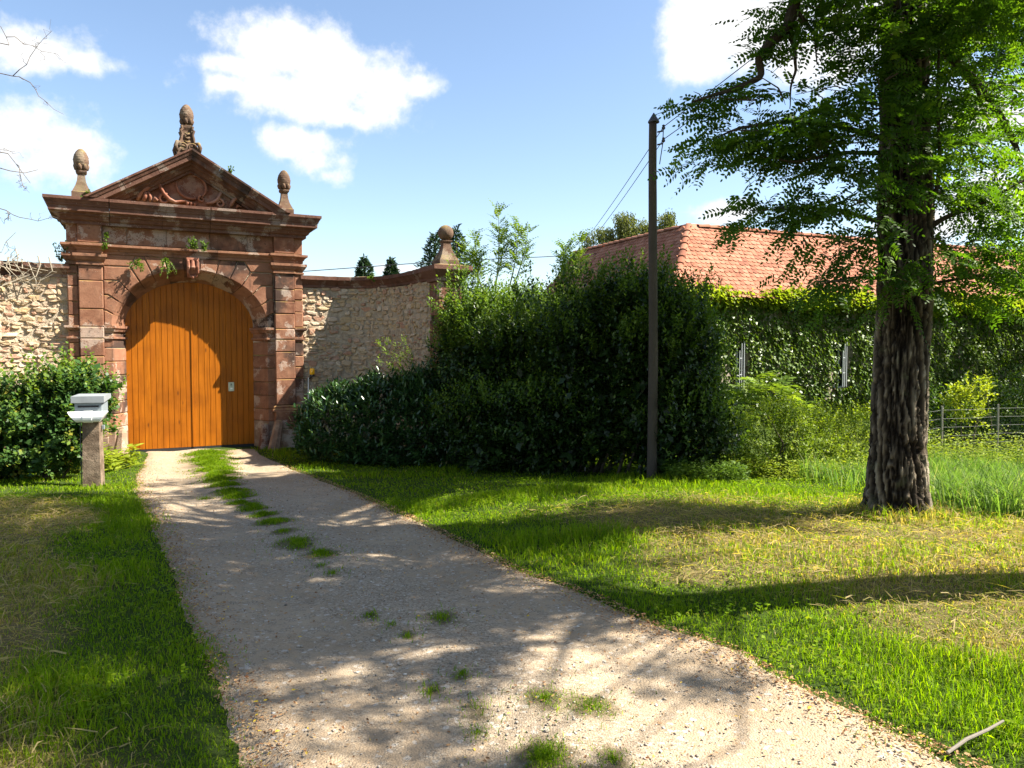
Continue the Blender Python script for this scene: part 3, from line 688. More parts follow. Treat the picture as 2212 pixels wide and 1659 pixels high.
def petals(r, z, n=7):
    mb_ = MB()
    for k in range(n):
        a = 2 * math.pi * k / n; c_, s_ = math.cos(a), math.sin(a)
        V, F = tube([(c_ * r * .4, s_ * r * .4, z), (c_ * r * .85, s_ * r * .85, z + .04), (c_ * r * 1.02, s_ * r * 1.02, z + .09), (c_ * r * 1.16, s_ * r * 1.16, z + .115)], [.02, .04, .035, .012], 6); mb_.add(V, F)
    return np.concatenate(mb_.V), mb_.F
def finial(x, y, z0, hs=1.0):
    off = np.array([x, y, 0])
    base = [(.17, z0), (.17, z0 + .1), (.155, z0 + .115), (.135, z0 + .16), (.1, z0 + .24), (.075, z0 + .33), (.065, z0 + .42), (.065, z0 + .46), (.085, z0 + .475), (.095, z0 + .5), (.095, z0 + .53), (.05, z0 + .54)]
    V, F = lathe(base, sq=True); f = gm('finial', (V + off, F), 'finial_stone')
    V, F = cone(.136, .42, z0 + .535); gm('pine_cone', (V + off, F), 'finial_stone', f, smooth=True)
    V, F = petals(.112, z0 + .53); gm('leaf_cup', (V + off, F), 'finial_stone', f, smooth=True)
finial(-1.96, -.6, 5.07); finial(1.86, -.6, 5.07)
z0 = 6.16; off = np.array([-.06, -.58, 0])
V, F = lathe([(.2, z0 - .1), (.2, z0 + .06), (.17, z0 + .1), (.12, z0 + .2), (.085, z0 + .34), (.08, z0 + .44), (.1, z0 + .5), (.1, z0 + .55), (.05, z0 + .57)], sq=True); f = gm('finial', (V + off, F), 'finial_stone')
mb = MB()
for sx in (-1, 1):
    for sy in (-1, 1):
        P = [(sx * .21, sy * .2, z0 - .02), (sx * .23, sy * .22, z0 + .08), (sx * .2, sy * .19, z0 + .17), (sx * .13, sy * .13, z0 + .18), (sx * .12, sy * .12, z0 + .26), (sx * .1, sy * .1, z0 + .36), (sx * .125, sy * .12, z0 + .43), (sx * .09, sy * .09, z0 + .47), (sx * .11, sy * .11, z0 + .53)]
        mb.add(*tube(np.array(P) + off, [.035, .04, .04, .03, .032, .03, .03, .03, .025], 7))
    mb.add(*tube(np.array([(sx * (.09 + .07 * math.cos(a)), -.2, z0 + .08 + .07 * math.sin(a)) for a in np.linspace(0, 5.2, 12)]) + off, .022, 6))
for zz, rr in ((z0 + .22, .05), (z0 + .3, .042), (z0 + .38, .04)): mb.add(*tube(np.array([(-rr, -.11, zz), (0, -.13, zz - .035), (rr, -.11, zz)]) + off, .02, 6))
gm('rocaille_carving', (np.concatenate(mb.V), mb.F), 'finial_stone', f, smooth=True)
V, F = cone(.136, .42, z0 + .57); gm('pine_cone', (V + off, F), 'finial_stone', f, smooth=True)
V, F = petals(.112, z0 + .565); gm('leaf_cup', (V + off, F), 'finial_stone', f, smooth=True)
# door: two leaves of vertical boards under the arch
DA, DB = 1.275, .962
dtop = lambda x: 2.62 + DB * math.sqrt(max(0, 1 - (x / DA) ** 2))
for s in (-1, 1):
    xs = np.linspace(.0, 1.27, 30); P = [(0, .05), (1.27, .05)] + [(x, dtop(x) - .01) for x in xs[::-1]]
    P = [(s * x, z) for x, z in P]; P = P if s > 0 else P[::-1]
    leaf = gm('door_leaf', prism(P, .032, .075, .002), 'stained_wood')
    nb = 11; wds = [rg.uniform(.9, 1.1) for _ in range(nb)]; e = np.concatenate([[0], np.cumsum(wds)]); e = .012 + e / e[-1] * (1.265 - .012)
    for a, b in zip(e[:-1], e[1:]):
        a2, b2 = a + .0035, b - .0035; ts = np.linspace(b2, a2, 5)
        P = [(a2, .055), (b2, .055)] + [(q, dtop(min(q, DA - .001))) for q in ts]
        P = [(s * x, z) for x, z in P]; P = P if s > 0 else P[::-1]
        gm('board', prism(P, .004 + jt(.0015), .031, .004), 'stained_wood', leaf)
    gm('weather_strip', box(min(0, s * 1.25), max(0, s * 1.25), .006, .05, -.03, .052, .004), 'black_rubber', leaf)
gm('cover_strip', prism([(-.016, .055), (.016, .055), (.016, 3.575), (-.016, 3.575)], -.014, .006, .004), 'stained_wood')
pl = gm('entry_panel', box(.725, .845, -.016, .004, 1.235, 1.435, .004), 'steel_plate')
gm('name_card', box(.765, .81, -.019, -.015, 1.28, 1.31), 'white_paper', pl)
V, F = lathe([(.0, -.004), (.016, -.004), (.016, .004), (.006, .006)], 14); gm('camera_lens', (np.array(V)[:, [0, 2, 1]] * [1, -1, 1] + [.785, -.019, 1.39], F), 'dark_metal', pl)
for zz in (1.345, 1.355, 1.365): gm('speaker_slot', box(.765, .805, -.018, -.015, zz, zz + .004), 'dark_metal', pl)

# guard stones at the foot of the jambs
def guard(name, label, base, top, r0, r1, sides, mat):
    base, top = np.array(base), np.array(top); q = top - base; zs = [0, .1, .75, .88, .96, 1.0]; rs = [r0, r0 * .97, r1 * 1.02, r1, r1 * .8, r1 * .35]
    V, F = tube([base + q * z for z in zs], rs, sides); V = np.array(V); V += .012 * (fbm(V * 9, 3) - .5)[:, None]
    mk(name, GL(V), F, M[mat], None, origin=tuple(GL(base)[0]), label=label, category='guard stone', smooth=False)
guard('guard_stone', 'pale tapered eight-sided guard stone beside the left door jamb', (-1.4, -.8, -.08), (-1.36, -.72, .57), .17, .095, 8, 'pale_stone')
guard('guard_stone', 'leaning pale guard stone in front of the right pilaster foot', (1.5, -.92, -.08), (1.66, -.8, .63), .135, .1, 8, 'pale_stone')
guard('guard_stone', 'shaded rounded guard stone in the corner of the right jamb', (1.36, -.62, -.08), (1.4, -.58, .55), .13, .09, 10, 'sandstone_dark')

# ------------------------------------------------------------------ rubble walls left and right of the gateway
CURVE = np.array([(2.2, .42), (2.6, .42), (3.0, .44), (3.35, .52), (3.65, .72), (3.9, 1.08), (4.06, 1.55), (4.14, 2.0), (4.17, 2.55), (4.19, 3.1), (4.2, 3.55)])   # (along, towards the drive)
def wall_fn(sgn, smax=None):
    P = CURVE.copy(); seg = np.r_[0, np.cumsum(np.linalg.norm(np.diff(P, axis=0), axis=1))]
    def f(sv, depth, z):
        sv = np.asarray(sv, float); a = np.interp(sv, seg, P[:, 0]); b = np.interp(sv, seg, P[:, 1])
        e = .08; ta = np.interp(sv + e, seg, P[:, 0]) - np.interp(sv - e, seg, P[:, 0]); tb = np.interp(sv + e, seg, P[:, 1]) - np.interp(sv - e, seg, P[:, 1])
        l = np.hypot(ta, tb) + 1e-9; na, nb_ = -tb / l, ta / l          # normal towards the inside of the bend (the drive side)
        return np.stack([sgn * (a + na * depth), -(b + nb_ * depth), np.asarray(z, float) + 0 * sv], -1)
    return f, seg[-1]
def rubble_wall(name, label, sgn, s_end, vis, ctop, seed):
    f, tot = wall_fn(sgn); s_end = min(s_end, tot); rr = np.random.default_rng(seed)
    root = thing(name, label, 'wall', tuple(GL(f([.2], 0, -.05))[0]), GA)
    ss = np.linspace(0, s_end, 60); V = []; F = []; H = ctop - .26
    for dpt in (0.0, -.45):
        for z in (-.2, H): V += list(f(ss, dpt, z))
    n = len(ss)
    for a, b in ((0, n), (n, 3 * n), (3 * n, 2 * n), (2 * n, 0)):
        for i in range(n - 1): F.append((a + i, a + i + 1, b + i + 1, b + i))
    F += [(0, n, 3 * n, 2 * n), (n - 1, 3 * n - 1, 4 * n - 1, 2 * n - 1)]
    mk('mortar', GL(V), F, M['mortar'], root)
    items = []; z = .0
    while z < H - .02:
        h = rr.uniform(.045, .12)
        if H - z - h < .05: h = H - z
        s_ = rr.uniform(-.1, 0)
        while s_ < s_end:
            wd = rr.uniform(.06, .25) * (1.25 if h > .1 else 1)
            a, b = max(.01, s_), min(s_end - .01, s_ + wd)
            if b - a > .05 and rr.random() > .14: items.append((a, b, z + rr.uniform(-.035, .025), z + h + rr.uniform(-.025, .04)))
            s_ += wd
        z += h
    vis_items = [q for q in items if vis(.5 * (q[0] + q[1]), q[2])]
    vis_items.sort(key=lambda q: -(q[1] - q[0]) * (q[3] - q[2])); keep = set(map(id, vis_items[:290]))
    rest = MB()
    for q in items:
        a, b, z0, z1 = q; g_ = rr.uniform(.002, .009); a += g_; b -= g_; z0 += g_ * .7; z1 -= g_ * .7
        cs, cz = (a + b) / 2, (z0 + z1) / 2; hw, hh = (b - a) / 2, (z1 - z0) / 2
        ang = np.array([-.95, -.78, -.22, .22, .78, .95, 1, 1]); 
        ring = np.array([(-1, -.55), (-.6, -1), (.55, -1), (1, -.6), (1, .5), (.6, 1), (-.5, 1), (-1, .6)]) * (1 + rr.uniform(-.42, .14, (8, 2)))
        rot = rr.normal(0, .12); ring = ring @ np.array([[math.cos(rot), math.sin(rot) * hw / hh * .35], [-math.sin(rot) * hh / hw, math.cos(rot)]]); dp = rr.uniform(.004, .045); tilt = rr.uniform(-.012, .012, 2)
        V = []
        for sc, dd in ((1.0, -.02), (.97, dp * .55), (.72, dp)):
            P = ring * sc; V.append(f(cs + P[:, 0] * hw, dd + (P[:, 0] * tilt[0] + P[:, 1] * tilt[1]) * (dd > 0) + rr.uniform(-.006, .006, 8), cz + P[:, 1] * hh))
        V = np.concatenate(V); Fs = []
        for k in (0, 1):
            for i in range(8): j = (i + 1) % 8; Fs.append((k * 8 + i, k * 8 + j, k * 8 + 8 + j, k * 8 + 8 + i))
        Fs.append(tuple(range(16, 24)))
        if sgn > 0: pass
        else: Fs = [tuple(reversed(t_)) for t_ in Fs]
        v = rr.random() if hw * hh < .011 else rr.choice([.05, .45, .9, .95, .6])
        if id(q) in keep: mk('stone', GL(V), Fs, M['rubble'], root, {'v': np.full(24, v)})
        else: rest.add(GL(V), Fs, v)
    if rest.n: rest.out('small_stones', M['rubble'], root, kind='stuff')
    prof = [(.0, H), (.03, H + .01), (.03, H + .06), (.06, H + .09), (.12, H + .16), (.15, H + .17), (.15, H + .25), (-.2, H + .29), (-.5, H + .25), (-.5, H)]
    e = [0]
    while e[-1] < s_end - .3: e.append(min(s_end, e[-1] + rr.uniform(.75, 1.1)))
    e[-1] = s_end
    for a, b in zip(e[:-1], e[1:]):
        V = []; k = len(prof); nn = 6
        for q in np.linspace(a + .004, b - .004, nn):
            for (o, z) in prof: V.append(f([q], o + rr.uniform(-.004, .004), z + rr.uniform(-.006, .006))[0])
        F = [tuple(range(k - 1, -1, -1)), tuple(range((nn - 1) * k, nn * k))]
        for i in range(nn - 1):
            for j in range(k): j2 = (j + 1) % k; F.append((i * k + j, (i + 1) * k + j, (i + 1) * k + j2, i * k + j2))
        if sgn < 0: F = [tuple(reversed(t_)) for t_ in F]
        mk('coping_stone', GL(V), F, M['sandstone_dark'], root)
    return f
fR = rubble_wall('rubble_wall', 'curved rubble stone wall with coping between gateway and ball-topped pier', 1, 9, lambda s_, z: z > .9 and s_ < 4.4, 3.79, 5)
fL = rubble_wall('rubble_wall', 'sunlit yellowish rubble wall behind the leafy shrub and letter box', -1, 3.2, lambda s_, z: z > 1.0 and s_ < 1.6, 3.81, 8)

# pier with a stone ball
pc = np.array([4.33, -3.75]); pier = thing('stone_pier', 'square sandstone pier with moulded cap and mossy stone ball', 'pier', tuple(GL([pc[0], pc[1], -.05])[0]), GA)
z = -.15
while z < 3.45:
    b = min(3.46, z + rg.choice((.26, .3, .34)))
    if 3.46 - b < .12: b = 3.46
    gm('pier_stone', box(pc[0] - .25 + jt(.004), pc[0] + .25 + jt(.004), pc[1] - .25 + jt(.004), pc[1] + .25, z + .003, b - .003, .012), 'sandstone', pier); z = b
V, F = lathe([(.25, 3.46), (.29, 3.47), (.29, 3.52), (.31, 3.55), (.36, 3.62), (.39, 3.66), (.4, 3.68), (.4, 3.76), (.2, 3.8)], sq=True); gm('pier_cap', (V + [pc[0], pc[1], 0], F), 'sandstone_dark', pier)
V, F = lathe([(.2, 3.78), (.2, 3.88), (.175, 3.92), (.14, 3.98), (.105, 4.07), (.082, 4.16), (.076, 4.22), (.09, 4.235), (.098, 4.255), (.098, 4.275), (.055, 4.28)], sq=True); gm('ball_pedestal', (V + [pc[0], pc[1], 0], F), 'finial_stone', pier)
V, F = lathe([(max(.012, .153 * math.sin(a)), 4.42 - .153 * math.cos(a)) for a in np.linspace(.05, math.pi - .02, 20)], 28); gm('stone_ball', (V + [pc[0], pc[1], 0], F), 'finial_stone', pier, smooth=True)
# yellow warning lamp on the wall
p0 = fR([.22], .16, 1.55)[0]; lamp = thing('warning_lamp', 'small yellow warning lamp on a bracket beside the right pilaster', 'lamp', tuple(GL(p0)[0]), GA)
V, F = lathe([(.05, .0), (.055, .02), (.055, .04)], 14); gm('lamp_base', (V + p0, F), 'dark_metal', lamp)
V, F = lathe([(.05, .04), (.056, .06), (.056, .15), (.045, .175), (.02, .185)], 16); gm('lens', (V + p0, F), 'yellow_glass', lamp, smooth=True)
gm('bracket', tube([p0 + [0, 0, .01], p0 + [-.02, .05, -.02], p0 + [-.03, .15, -.05]], .016, 6), 'dark_metal', lamp)
gm('conduit', tube([p0 + [-.07, .06, -.02], p0 + [-.075, .07, -.4], p0 + [-.07, .075, -1.5]], .012, 6), 'white_plastic', lamp)
# ------------------------------------------------------------------ the ivy-clad outbuilding with a hipped tile roof
ba = R_(66); ub = np.array([math.sin(ba), math.cos(ba), 0]); vb = np.array([-math.cos(ba), math.sin(ba), 0]); zb = np.array([0, 0, 1.0])
HC = np.array([4.2, 19.8, 3.13]); HH = 1.8; HA = np.array([5.12, 22.18, 5.26]); HLEN, HLEN2 = 17.0, 8.6
house = thing('outbuilding', 'long low outbuilding with hipped red tile roof and ivy-covered walls', 'building', (float(HC[0]), float(HC[1]), -.5), math.pi / 2 - ba)
def hp(s, d, z): return HC * [1, 1, 0] + ub * s + vb * d + zb * z       # s along the front, d into the building
wi = .35
def slab(a0, a1, b0, b1, z0, z1, mat, name, parent=house):
    V = [hp(s, d_, z) for z in (z0, z1) for s, d_ in ((a0, b0), (a1, b0), (a1, b1), (a0, b1))]
    return mk(name, V, box(0, 1, 0, 1, 0, 1)[1], M[mat], parent)
WIN = [(2.2, 2.8), (6.05, 6.65), (9.35, 9.95)]; WZ0, WZ1 = .55, 2.02
e = [wi]
for a, b in WIN: e += [a, b]
e.append(HLEN - wi)
for i in range(0, len(e), 2): slab(e[i], e[i + 1], wi, wi + .45, -.6, 3.0, 'plaster', 'wall')
for a, b in WIN:
    slab(a, b, wi + .001, wi + .449, -.6, WZ0, 'plaster', 'wall'); slab(a, b, wi + .001, wi + .449, WZ1, 3.0, 'plaster', 'wall')
    wdw = slab(a, b, wi + .13, wi + .17, WZ0, WZ1, 'window_glass', 'window')
    for s0, s1, z0, z1 in ((a, a + .05, WZ0, WZ1), (b - .05, b, WZ0, WZ1), (a + .05, b - .05, WZ0, WZ0 + .05), (a + .05, b - .05, WZ1 - .05, WZ1), ((a + b) / 2 - .025, (a + b) / 2 + .025, WZ0 + .05, WZ1 - .05), (a + .05, (a + b) / 2 - .025, 1.1, 1.13), ((a + b) / 2 + .025, b - .05, 1.1, 1.13)):
        slab(s0, s1, wi + .1, wi + .13, z0, z1, 'white_paint', 'frame', wdw)
    slab(a + .0, b, wi - .06, wi + .13, WZ0 - .06, WZ0 - .002, 'pale_stone', 'sill', wdw)
    for s0, d0, zt in ((a + .05, wi - .3, WZ1 - .35), (a + .15, wi - .27, WZ1 - .15), (a + .26, wi - .24, WZ1 - .1)):       # casements standing open, seen nearly edge on
        slab(s0, s0 + .014, d0, d0 + .025, WZ0 + .05, zt, 'white_paint', 'casement', wdw)
    for zz in (1.0, 1.45): slab(a + .073, a + .149, wi - .29, wi - .27, zz, zz + .025, 'white_paint', 'casement', wdw)
slab(wi, wi + .45, wi + .46, HLEN2, -.6, 3.0, 'plaster', 'wall')
slab(wi + .46, HLEN - wi, 2 * HH - wi - .3, 2 * HH - wi, -.6, 3.0, 'plaster', 'wall')
slab(HLEN - wi - .3, HLEN - wi - .002, wi + .451, 2 * HH - wi - .301, -.6, 3.0, 'plaster', 'wall'); slab(2 * HH - wi - .3, 2 * HH - wi, 2 * HH - wi + .001, HLEN2 - .3, -.6, 3.0, 'plaster', 'wall'); slab(wi + .451, 2 * HH - wi - .301, HLEN2 - .3, HLEN2, -.6, 3.0, 'plaster', 'wall')
for pts in ([hp(HLEN - wi - .02, q, z) for q, z in ((.2, 3.0), (2 * HH - .2, 3.0), (HH, HA[2] - .2))], [hp(q, HLEN2 - .02, z) for q, z in ((.2, 3.0), (2 * HH - .2, 3.0), (HH, HA[2] - .2))]):
    off_ = (ub if pts[0] @ ub - pts[1] @ ub == 0 or abs((pts[0] - pts[1]) @ ub) < .01 else vb) * -.2
    mk('gable', np.array(pts + [p_ + off_ for p_ in pts]), [(0, 1, 2), (5, 4, 3), (0, 3, 4, 1), (1, 4, 5, 2), (2, 5, 3, 0)], M['plaster'], house)
# roof boarding under the tiles: front, hip end, back
zr = HA[2] - .06; ze = HC[2] - .06
RV = [hp(0, 0, ze), hp(HLEN, 0, ze), hp(HLEN, HH, zr), hp(HH, HH, zr), hp(0, HLEN2, ze), hp(HH, HLEN2, zr), hp(HLEN, 2 * HH, ze), hp(2 * HH, 2 * HH, ze), hp(2 * HH, HLEN2, ze)]
roof = mk('roof', RV, [(0, 1, 2, 3), (0, 3, 5, 4), (3, 2, 6, 7), (5, 3, 7, 8)], M['roof_tile'], house, {'v': np.full(9, .2)})
# one plain tile with a rounded tail
tw, tl, tt = .172, .3, .016
prof = [(-.5, 1.0), (-.5, .22), (-.34, .06), (0, 0), (.34, .06), (.5, .22), (.5, 1.0)]
def tile_geo(v, k=0.0):
    P = np.array([(x * tw * .97, y * tl) for x, y in prof]); n = len(P)
    V = np.array([(x, y, tt + .004 * math.cos(x / tw * 3)) for x, y in P] + [(x, y, 0) for x, y in P]); F = [tuple(range(n - 1, -1, -1))]
    F = [tuple(reversed(f)) for f in F]; F = [tuple(range(n))]
    F += [(i, n + i, n + (i + 1) % n, (i + 1) % n) for i in range(n - 1)]
    return V, F
tr = np.random.default_rng(21); sl = math.hypot(HH, HA[2] - HC[2]); rise = (HA[2] - HC[2])
tiles = []
def lay(e1, run, length, org):
    e2 = nrm(run * HH + zb * rise); nn = nrm(np.cross(e1, e2)); nn = nn if nn[2] > 0 else -nn
    rows = int(sl / .157)
    for r in range(rows + 1):
        q = r * .157; x = q / sl * HH + (.5 if r % 2 else 0) * tw + .05
        while x < length:
            j = tr.normal(0, 1, 4); 
            if tr.random() < .004: x += tw; continue
            o = org + e1 * (x + j[0] * .004) + e2 * (q - .05 + j[1] * .007 + .012 * math.sin(x * 1.7 + r * .4)) + nn * (.004 + abs(j[2]) * .004)
            up = nrm(e2 * 1.0 - nn * .085 + e1 * j[3] * .012); z = nrm(np.cross(e1, up)); z = z if z @ nn > 0 else -z
            tiles.append((o + nn * .03, nrm(e1), up, z)); x += tw
lay(ub, vb, HLEN, HC); nfront = len(tiles)
lay(vb, ub, HLEN2, HC)
tv = [meshdata('tile', tile_geo(0)[0] * [1, 1, 1], tile_geo(0)[1], M['roof_tile'], {'v': np.full(14, k)}) for k in (.05, .25, .45, .65, .85)]
def vis_key(t_):
    p = t_[0]; x = CX_ + F_ * p[0] / p[1]; y = HOR_ - F_ * (p[2] - EYE) / p[1]
    return p[1] + (50 if (x > 1890 or x < 1290 or y > 640 or (x < 1500 and y > 560)) else 0)
order = sorted(range(len(tiles)), key=lambda i: vis_key(tiles[i])); keep = set(order[:298])
TV, TF = tile_geo(0); rest = MB(); PMi = wm(roof).inverted(); Vs = []; Fs = []; As = []; nb = 0
for i, (o, a, b, c) in enumerate(tiles):
    if (a @ np.cross(b, c)) < 0: a = -a
    if i in keep:
        ob = bpy.data.objects.new('tile', tv[tr.integers(5)]); COL.objects.link(ob); ob.parent = roof
        Mx = Matrix(((a[0], b[0], c[0], o[0]), (a[1], b[1], c[1], o[1]), (a[2], b[2], c[2], o[2]), (0, 0, 0, 1))); ob.matrix_basis = PMi @ Mx
    else:
        rest.add(o + TV @ np.array([a, b, c]), TF, tr.random())
rest.out('tile_field', M['roof_tile'], roof, kind='stuff')
# ridge and hip tiles
def ridge_line(p0, p1, step=.36):
    L = np.linalg.norm(p1 - p0); t_ = (p1 - p0) / L; n = int(L / step)
    sd = nrm(np.cross(t_, zb)); up = np.cross(sd, t_)
    for i in range(n):
        a = p0 + t_ * (i * step); V = []; 
        for q, r in ((-.03, .125), (.33, .1), (.36, .1)):
            for k in range(9): an = math.pi * k / 8; V.append(a + t_ * q + sd * r * math.cos(an) + up * (r * .8 * math.sin(an) + (.012 if q < 0 else 0) - .02))
        for q, r in ((-.03, .105), (.36, .085)):
            for k in range(9): an = math.pi * k / 8; V.append(a + t_ * q + sd * r * math.cos(an) + up * (r * .75 * math.sin(an) - .02))
        F = [(j * 9 + k, j * 9 + k + 1, j * 9 + 10 + k, j * 9 + 9 + k) for j in (0, 1) for k in range(8)] + [(k + 1, k, 27 + k, 28 + k) for k in range(8)]
        mk('ridge_tile', V, F, M['roof_tile'], roof, {'v': np.full(len(V), tr.random())})
ridge_line(HA + ub * 14 + zb * .03, HA + zb * .03); ridge_line(HA + vb * (HLEN2 - HH) + zb * .03, HA + zb * .03)
ridge_line(HC + zb * .06, HA + zb * .04, .33)

# ------------------------------------------------------------------ creeper on the wall: a climbing plant of its own
rr = np.random.default_rng(31)
def creeper():
    root = thing('wall_creeper', 'dense green creeper covering the outbuilding wall up to the eaves', 'creeper', tuple(hp(6, .2, -.45)))
    n = 32000; s = rr.uniform(.0, 16.7, n); z = rr.uniform(-.45, 3.0, n)
    th = fbm(np.stack([s * 1.6, z * 1.6, s * 0], -1), 4)
    d_ = wi - .02 - .26 * th ** 1.2 * sstep(-.5, .6, z) - rr.random(n) * .06
    keep = np.ones(n, bool)
    for a, b in WIN: keep &= ~((s > a + .06 + .04 * np.sin(z * 7)) & (s < b - .14 + .06 * np.sin(z * 5)) & (z > WZ0 + .05) & (z < WZ1 - .25 + .12 * np.sin(s * 9)))
    s, z, d_ = s[keep], z[keep], d_[keep]; n = len(s)
    P = hp(0, 0, 0) + s[:, None] * ub + d_[:, None] * vb + z[:, None] * zb
    D = nrm(-vb * .55 - zb * .75 + rr.normal(0, .38, (n, 3))); N = nrm(-vb * .7 + zb * .4 + np.array(SUN_DIR) * .7 + rr.normal(0, .35, (n, 3)))
    L = rr.uniform(.06, .12, n); V, F = leaves(P, D, N, L, L * 1.05, fold=.2, kite=True)
    mk('foliage', V, F, M['leaf_ivy'], root, {'v': np.repeat(np.clip(rr.normal(.5, .25, n), 0, 1), 4)}, kind='stuff')
    n = 9500; s = rr.uniform(-.05, 16.8, n); bulge = fbm(np.stack([s * 1.3, s * 0, s * 0 + 3], -1), 4); a = rr.uniform(-1.2, 2.2, n); rad = (.12 + .3 * bulge) * rr.uniform(.65, 1.05, n)
    P = hp(0, 0, 0) + s[:, None] * ub + (.2 - rad * np.cos(a) * .95)[:, None] * vb + (3.1 + rad * np.sin(a) + .1 * (rr.random(n) < .05))[:, None] * zb
    D = nrm(-vb * np.cos(a)[:, None] * .6 - zb * .15 + rr.normal(0, .5, (n, 3))); N = nrm(zb * .5 - vb * .25 + np.array(SUN_DIR) * 1.1 + rr.normal(0, .28, (n, 3)))
    L = rr.uniform(.08, .15, n); V, F = leaves(P, D, N, L, L * 1.0, fold=.2, kite=True)
    mk('sunlit_eave_foliage', V, F, M['leaf_ivy_sunlit'], root, {'v': np.repeat(rr.random(n), 4)}, kind='stuff')  # eave leaves coloured lighter than the wall ivy to look sunlit
    mb = MB()
    for k in range(26):
        s0 = rr.uniform(.3, 15); zz = np.linspace(-.5, 2.9, 9); mb.add(*tube([hp(s0 + .25 * math.sin(q * 2 + k) + .1 * rr.normal(), wi - .03, q) for q in zz], np.linspace(.025, .008, 9), 5))
    mb.out('stems', M['stem'], root, kind='stuff')
creeper()

# ------------------------------------------------------------------ utility pole and wires
pb = np.array([2.06, 11.1, gz(2.06, 11.1)]); ptop = at(1412, 262, 11.1)
pole = thing('utility_pole', 'weathered wooden utility pole with pointed metal cap in front of shrub', 'pole', tuple(pb))
zz = np.linspace(-.2, 1, 30); V, F = tube([pb + (ptop - pb) * q + [.012 * math.sin(q * 5), 0, 0] for q in zz], .074 - .018 * zz, 14); V = np.array(V); V[:, :2] += (.008 * (fbm(V * [30, 30, 3], 3) - .5))[:, None]
mk('shaft', V, F, M['old_pole_wood'], pole, smooth=True)
V, F = lathe([(.082, -.02), (.082, .0), (.075, .01), (.05, .05), (.006, .12)], 14); mk('pole_cap', V + ptop, F, M['dark_metal'], pole)
def hook(z): 
    b = ptop + [.05, -.02, -z]; mk('insulator_hook', *[tube([b, b + [.07, -.02, .01], b + [.085, -.02, .04]], .012, 6)][0], M['dark_metal'], pole)
    V, F = lathe([(.012, 0), (.026, .01), (.026, .035), (.016, .045), (.022, .06), (.012, .07)], 10); mk('insulator', V + b + [.085, -.02, .03], F, M['white_plastic'] if False else M['dark_metal'], pole); return b + [.085, -.02, .07]
h1, h2 = hook(.16), hook(.34)
mk('drop_cable', *tube([h1, h1 + [-.01, 0, -.25], h2, h2 + [-.03, 0, -.2], h2 + [-.05, .01, -.35]], .007, 5), M['wire'], pole)
def wire(label, p0, p1, sag, r=.006, n=30):
    P = [p0 + (p1 - p0) * q - np.array([0, 0, sag * 4 * q * (1 - q)]) for q in np.linspace(0, 1, n)]; V, F = tube(P, r, 5)
    mk('overhead_wire', V, F, M['wire'], None, origin=tuple(p0), label=label, category='wire', group='wires on the utility pole')
far1, far2 = at(1165, 640, 30), at(1172, 648, 30.2)
wire('upper thin wire running from the pole down behind the shrubs', h1, at(1180, 610, 30), .25); wire('lower thin wire running from the pole down behind the shrubs', h2, at(1190, 610, 30), .25)
wire('upper thin wire running from the pole into the robinia crown', h1, np.array([6.5, 4.5, 7.6]), .1); wire('lower thin wire running from the pole into the robinia crown', h2, np.array([6.6, 4.6, 7.35]), .1)
V, F = tube([at(560, 593, 24), at(700, 583, 24.5), at(880, 570, 25), at(1010, 562, 25.5), at(1170, 555, 26), at(1300, 548, 26.5)], .014, 6); mk('overhead_wire', V, F, M['wire'], None, origin=tuple(at(560, 593, 24)), label='thick cable crossing behind the curved wall and pier', category='wire')

# ------------------------------------------------------------------ wire fence at the edge of the tall grass
fp = [at(1905, 900, 12.6), at(2035, 882, 13.1), at(2156, 878, 13.5), at(2290, 874, 13.9), at(2420, 870, 14.3)]
fence = thing('wire_fence', 'low wire stock fence on thin wooden posts behind tall grass', 'fence', (float(fp[1][0]), float(fp[1][1]), -.42))
for p in fp: 
    V, F = tube([(p[0], p[1], -.5), (p[0] + .01, p[1], .2), (p[0], p[1], p[2] + .04)], .016, 7); mk('post', V, F, M['fence_wood'], fence)
for k in range(6):
    P = []
    for a, b in zip(fp[:-1], fp[1:]):
        for q in np.linspace(0, 1, 6)[:-1]: c = a + (b - a) * q; P.append(c - [0, 0, .03 + .15 * k + .008 * math.sin(q * math.pi)])
    P.append(fp[-1] - [0, 0, .03 + .15 * k]); mk('wire_strand', *tube(P, .0015, 4), M['fence_wire'], fence)
mb = MB()
for a, b in zip(fp[:-1], fp[1:]):
    for q in np.arange(.06, 1, .14): c = a + (b - a) * q; mb.add(*tube([c - [0, 0, .04], c - [0, 0, .78]], .0012, 3))
mb.out('mesh_wires', M['fence_wire'], fence, kind='stuff')

# ------------------------------------------------------------------ letter box on a stone post
mbx, mby = -5.9, 10.62; mz = float(gz(mbx, mby)); MA = R_(16)
box_t = thing('letter_box', 'grey metal letter box with white newspaper tube on a stone post', 'letter box', (mbx, mby, mz), MA)
MR = np.array([[math.cos(MA), -math.sin(MA), 0], [math.sin(MA), math.cos(MA), 0], [0, 0, 1]])
def mm(name, VF, mat, parent=box_t, smooth=False): V, F = VF; return mk(name, np.asarray(V, float) @ MR.T + [mbx, mby, mz], F, M[mat], parent, smooth=smooth)
V, F = lathe([(.115, -.15), (.115, 0), (.112, .3), (.105, .7), (.105, .93), (.1, .95)], sq=True); V = np.array(V); mm('post', (V, F), 'post_stone')
bd = mm('box_body', box(-.17, .17, -.2, .15, 1.03, 1.2, .006), 'grey_zinc')
mm('lid', ([(-.205, -.24, 1.195), (.205, -.24, 1.195), (.205, .19, 1.24), (-.205, .19, 1.24), (-.205, -.24, 1.285), (.205, -.24, 1.285), (.205, .19, 1.3), (-.205, .19, 1.3)], box(0, 1, 0, 1, 0, 1)[1]), 'galvanised')
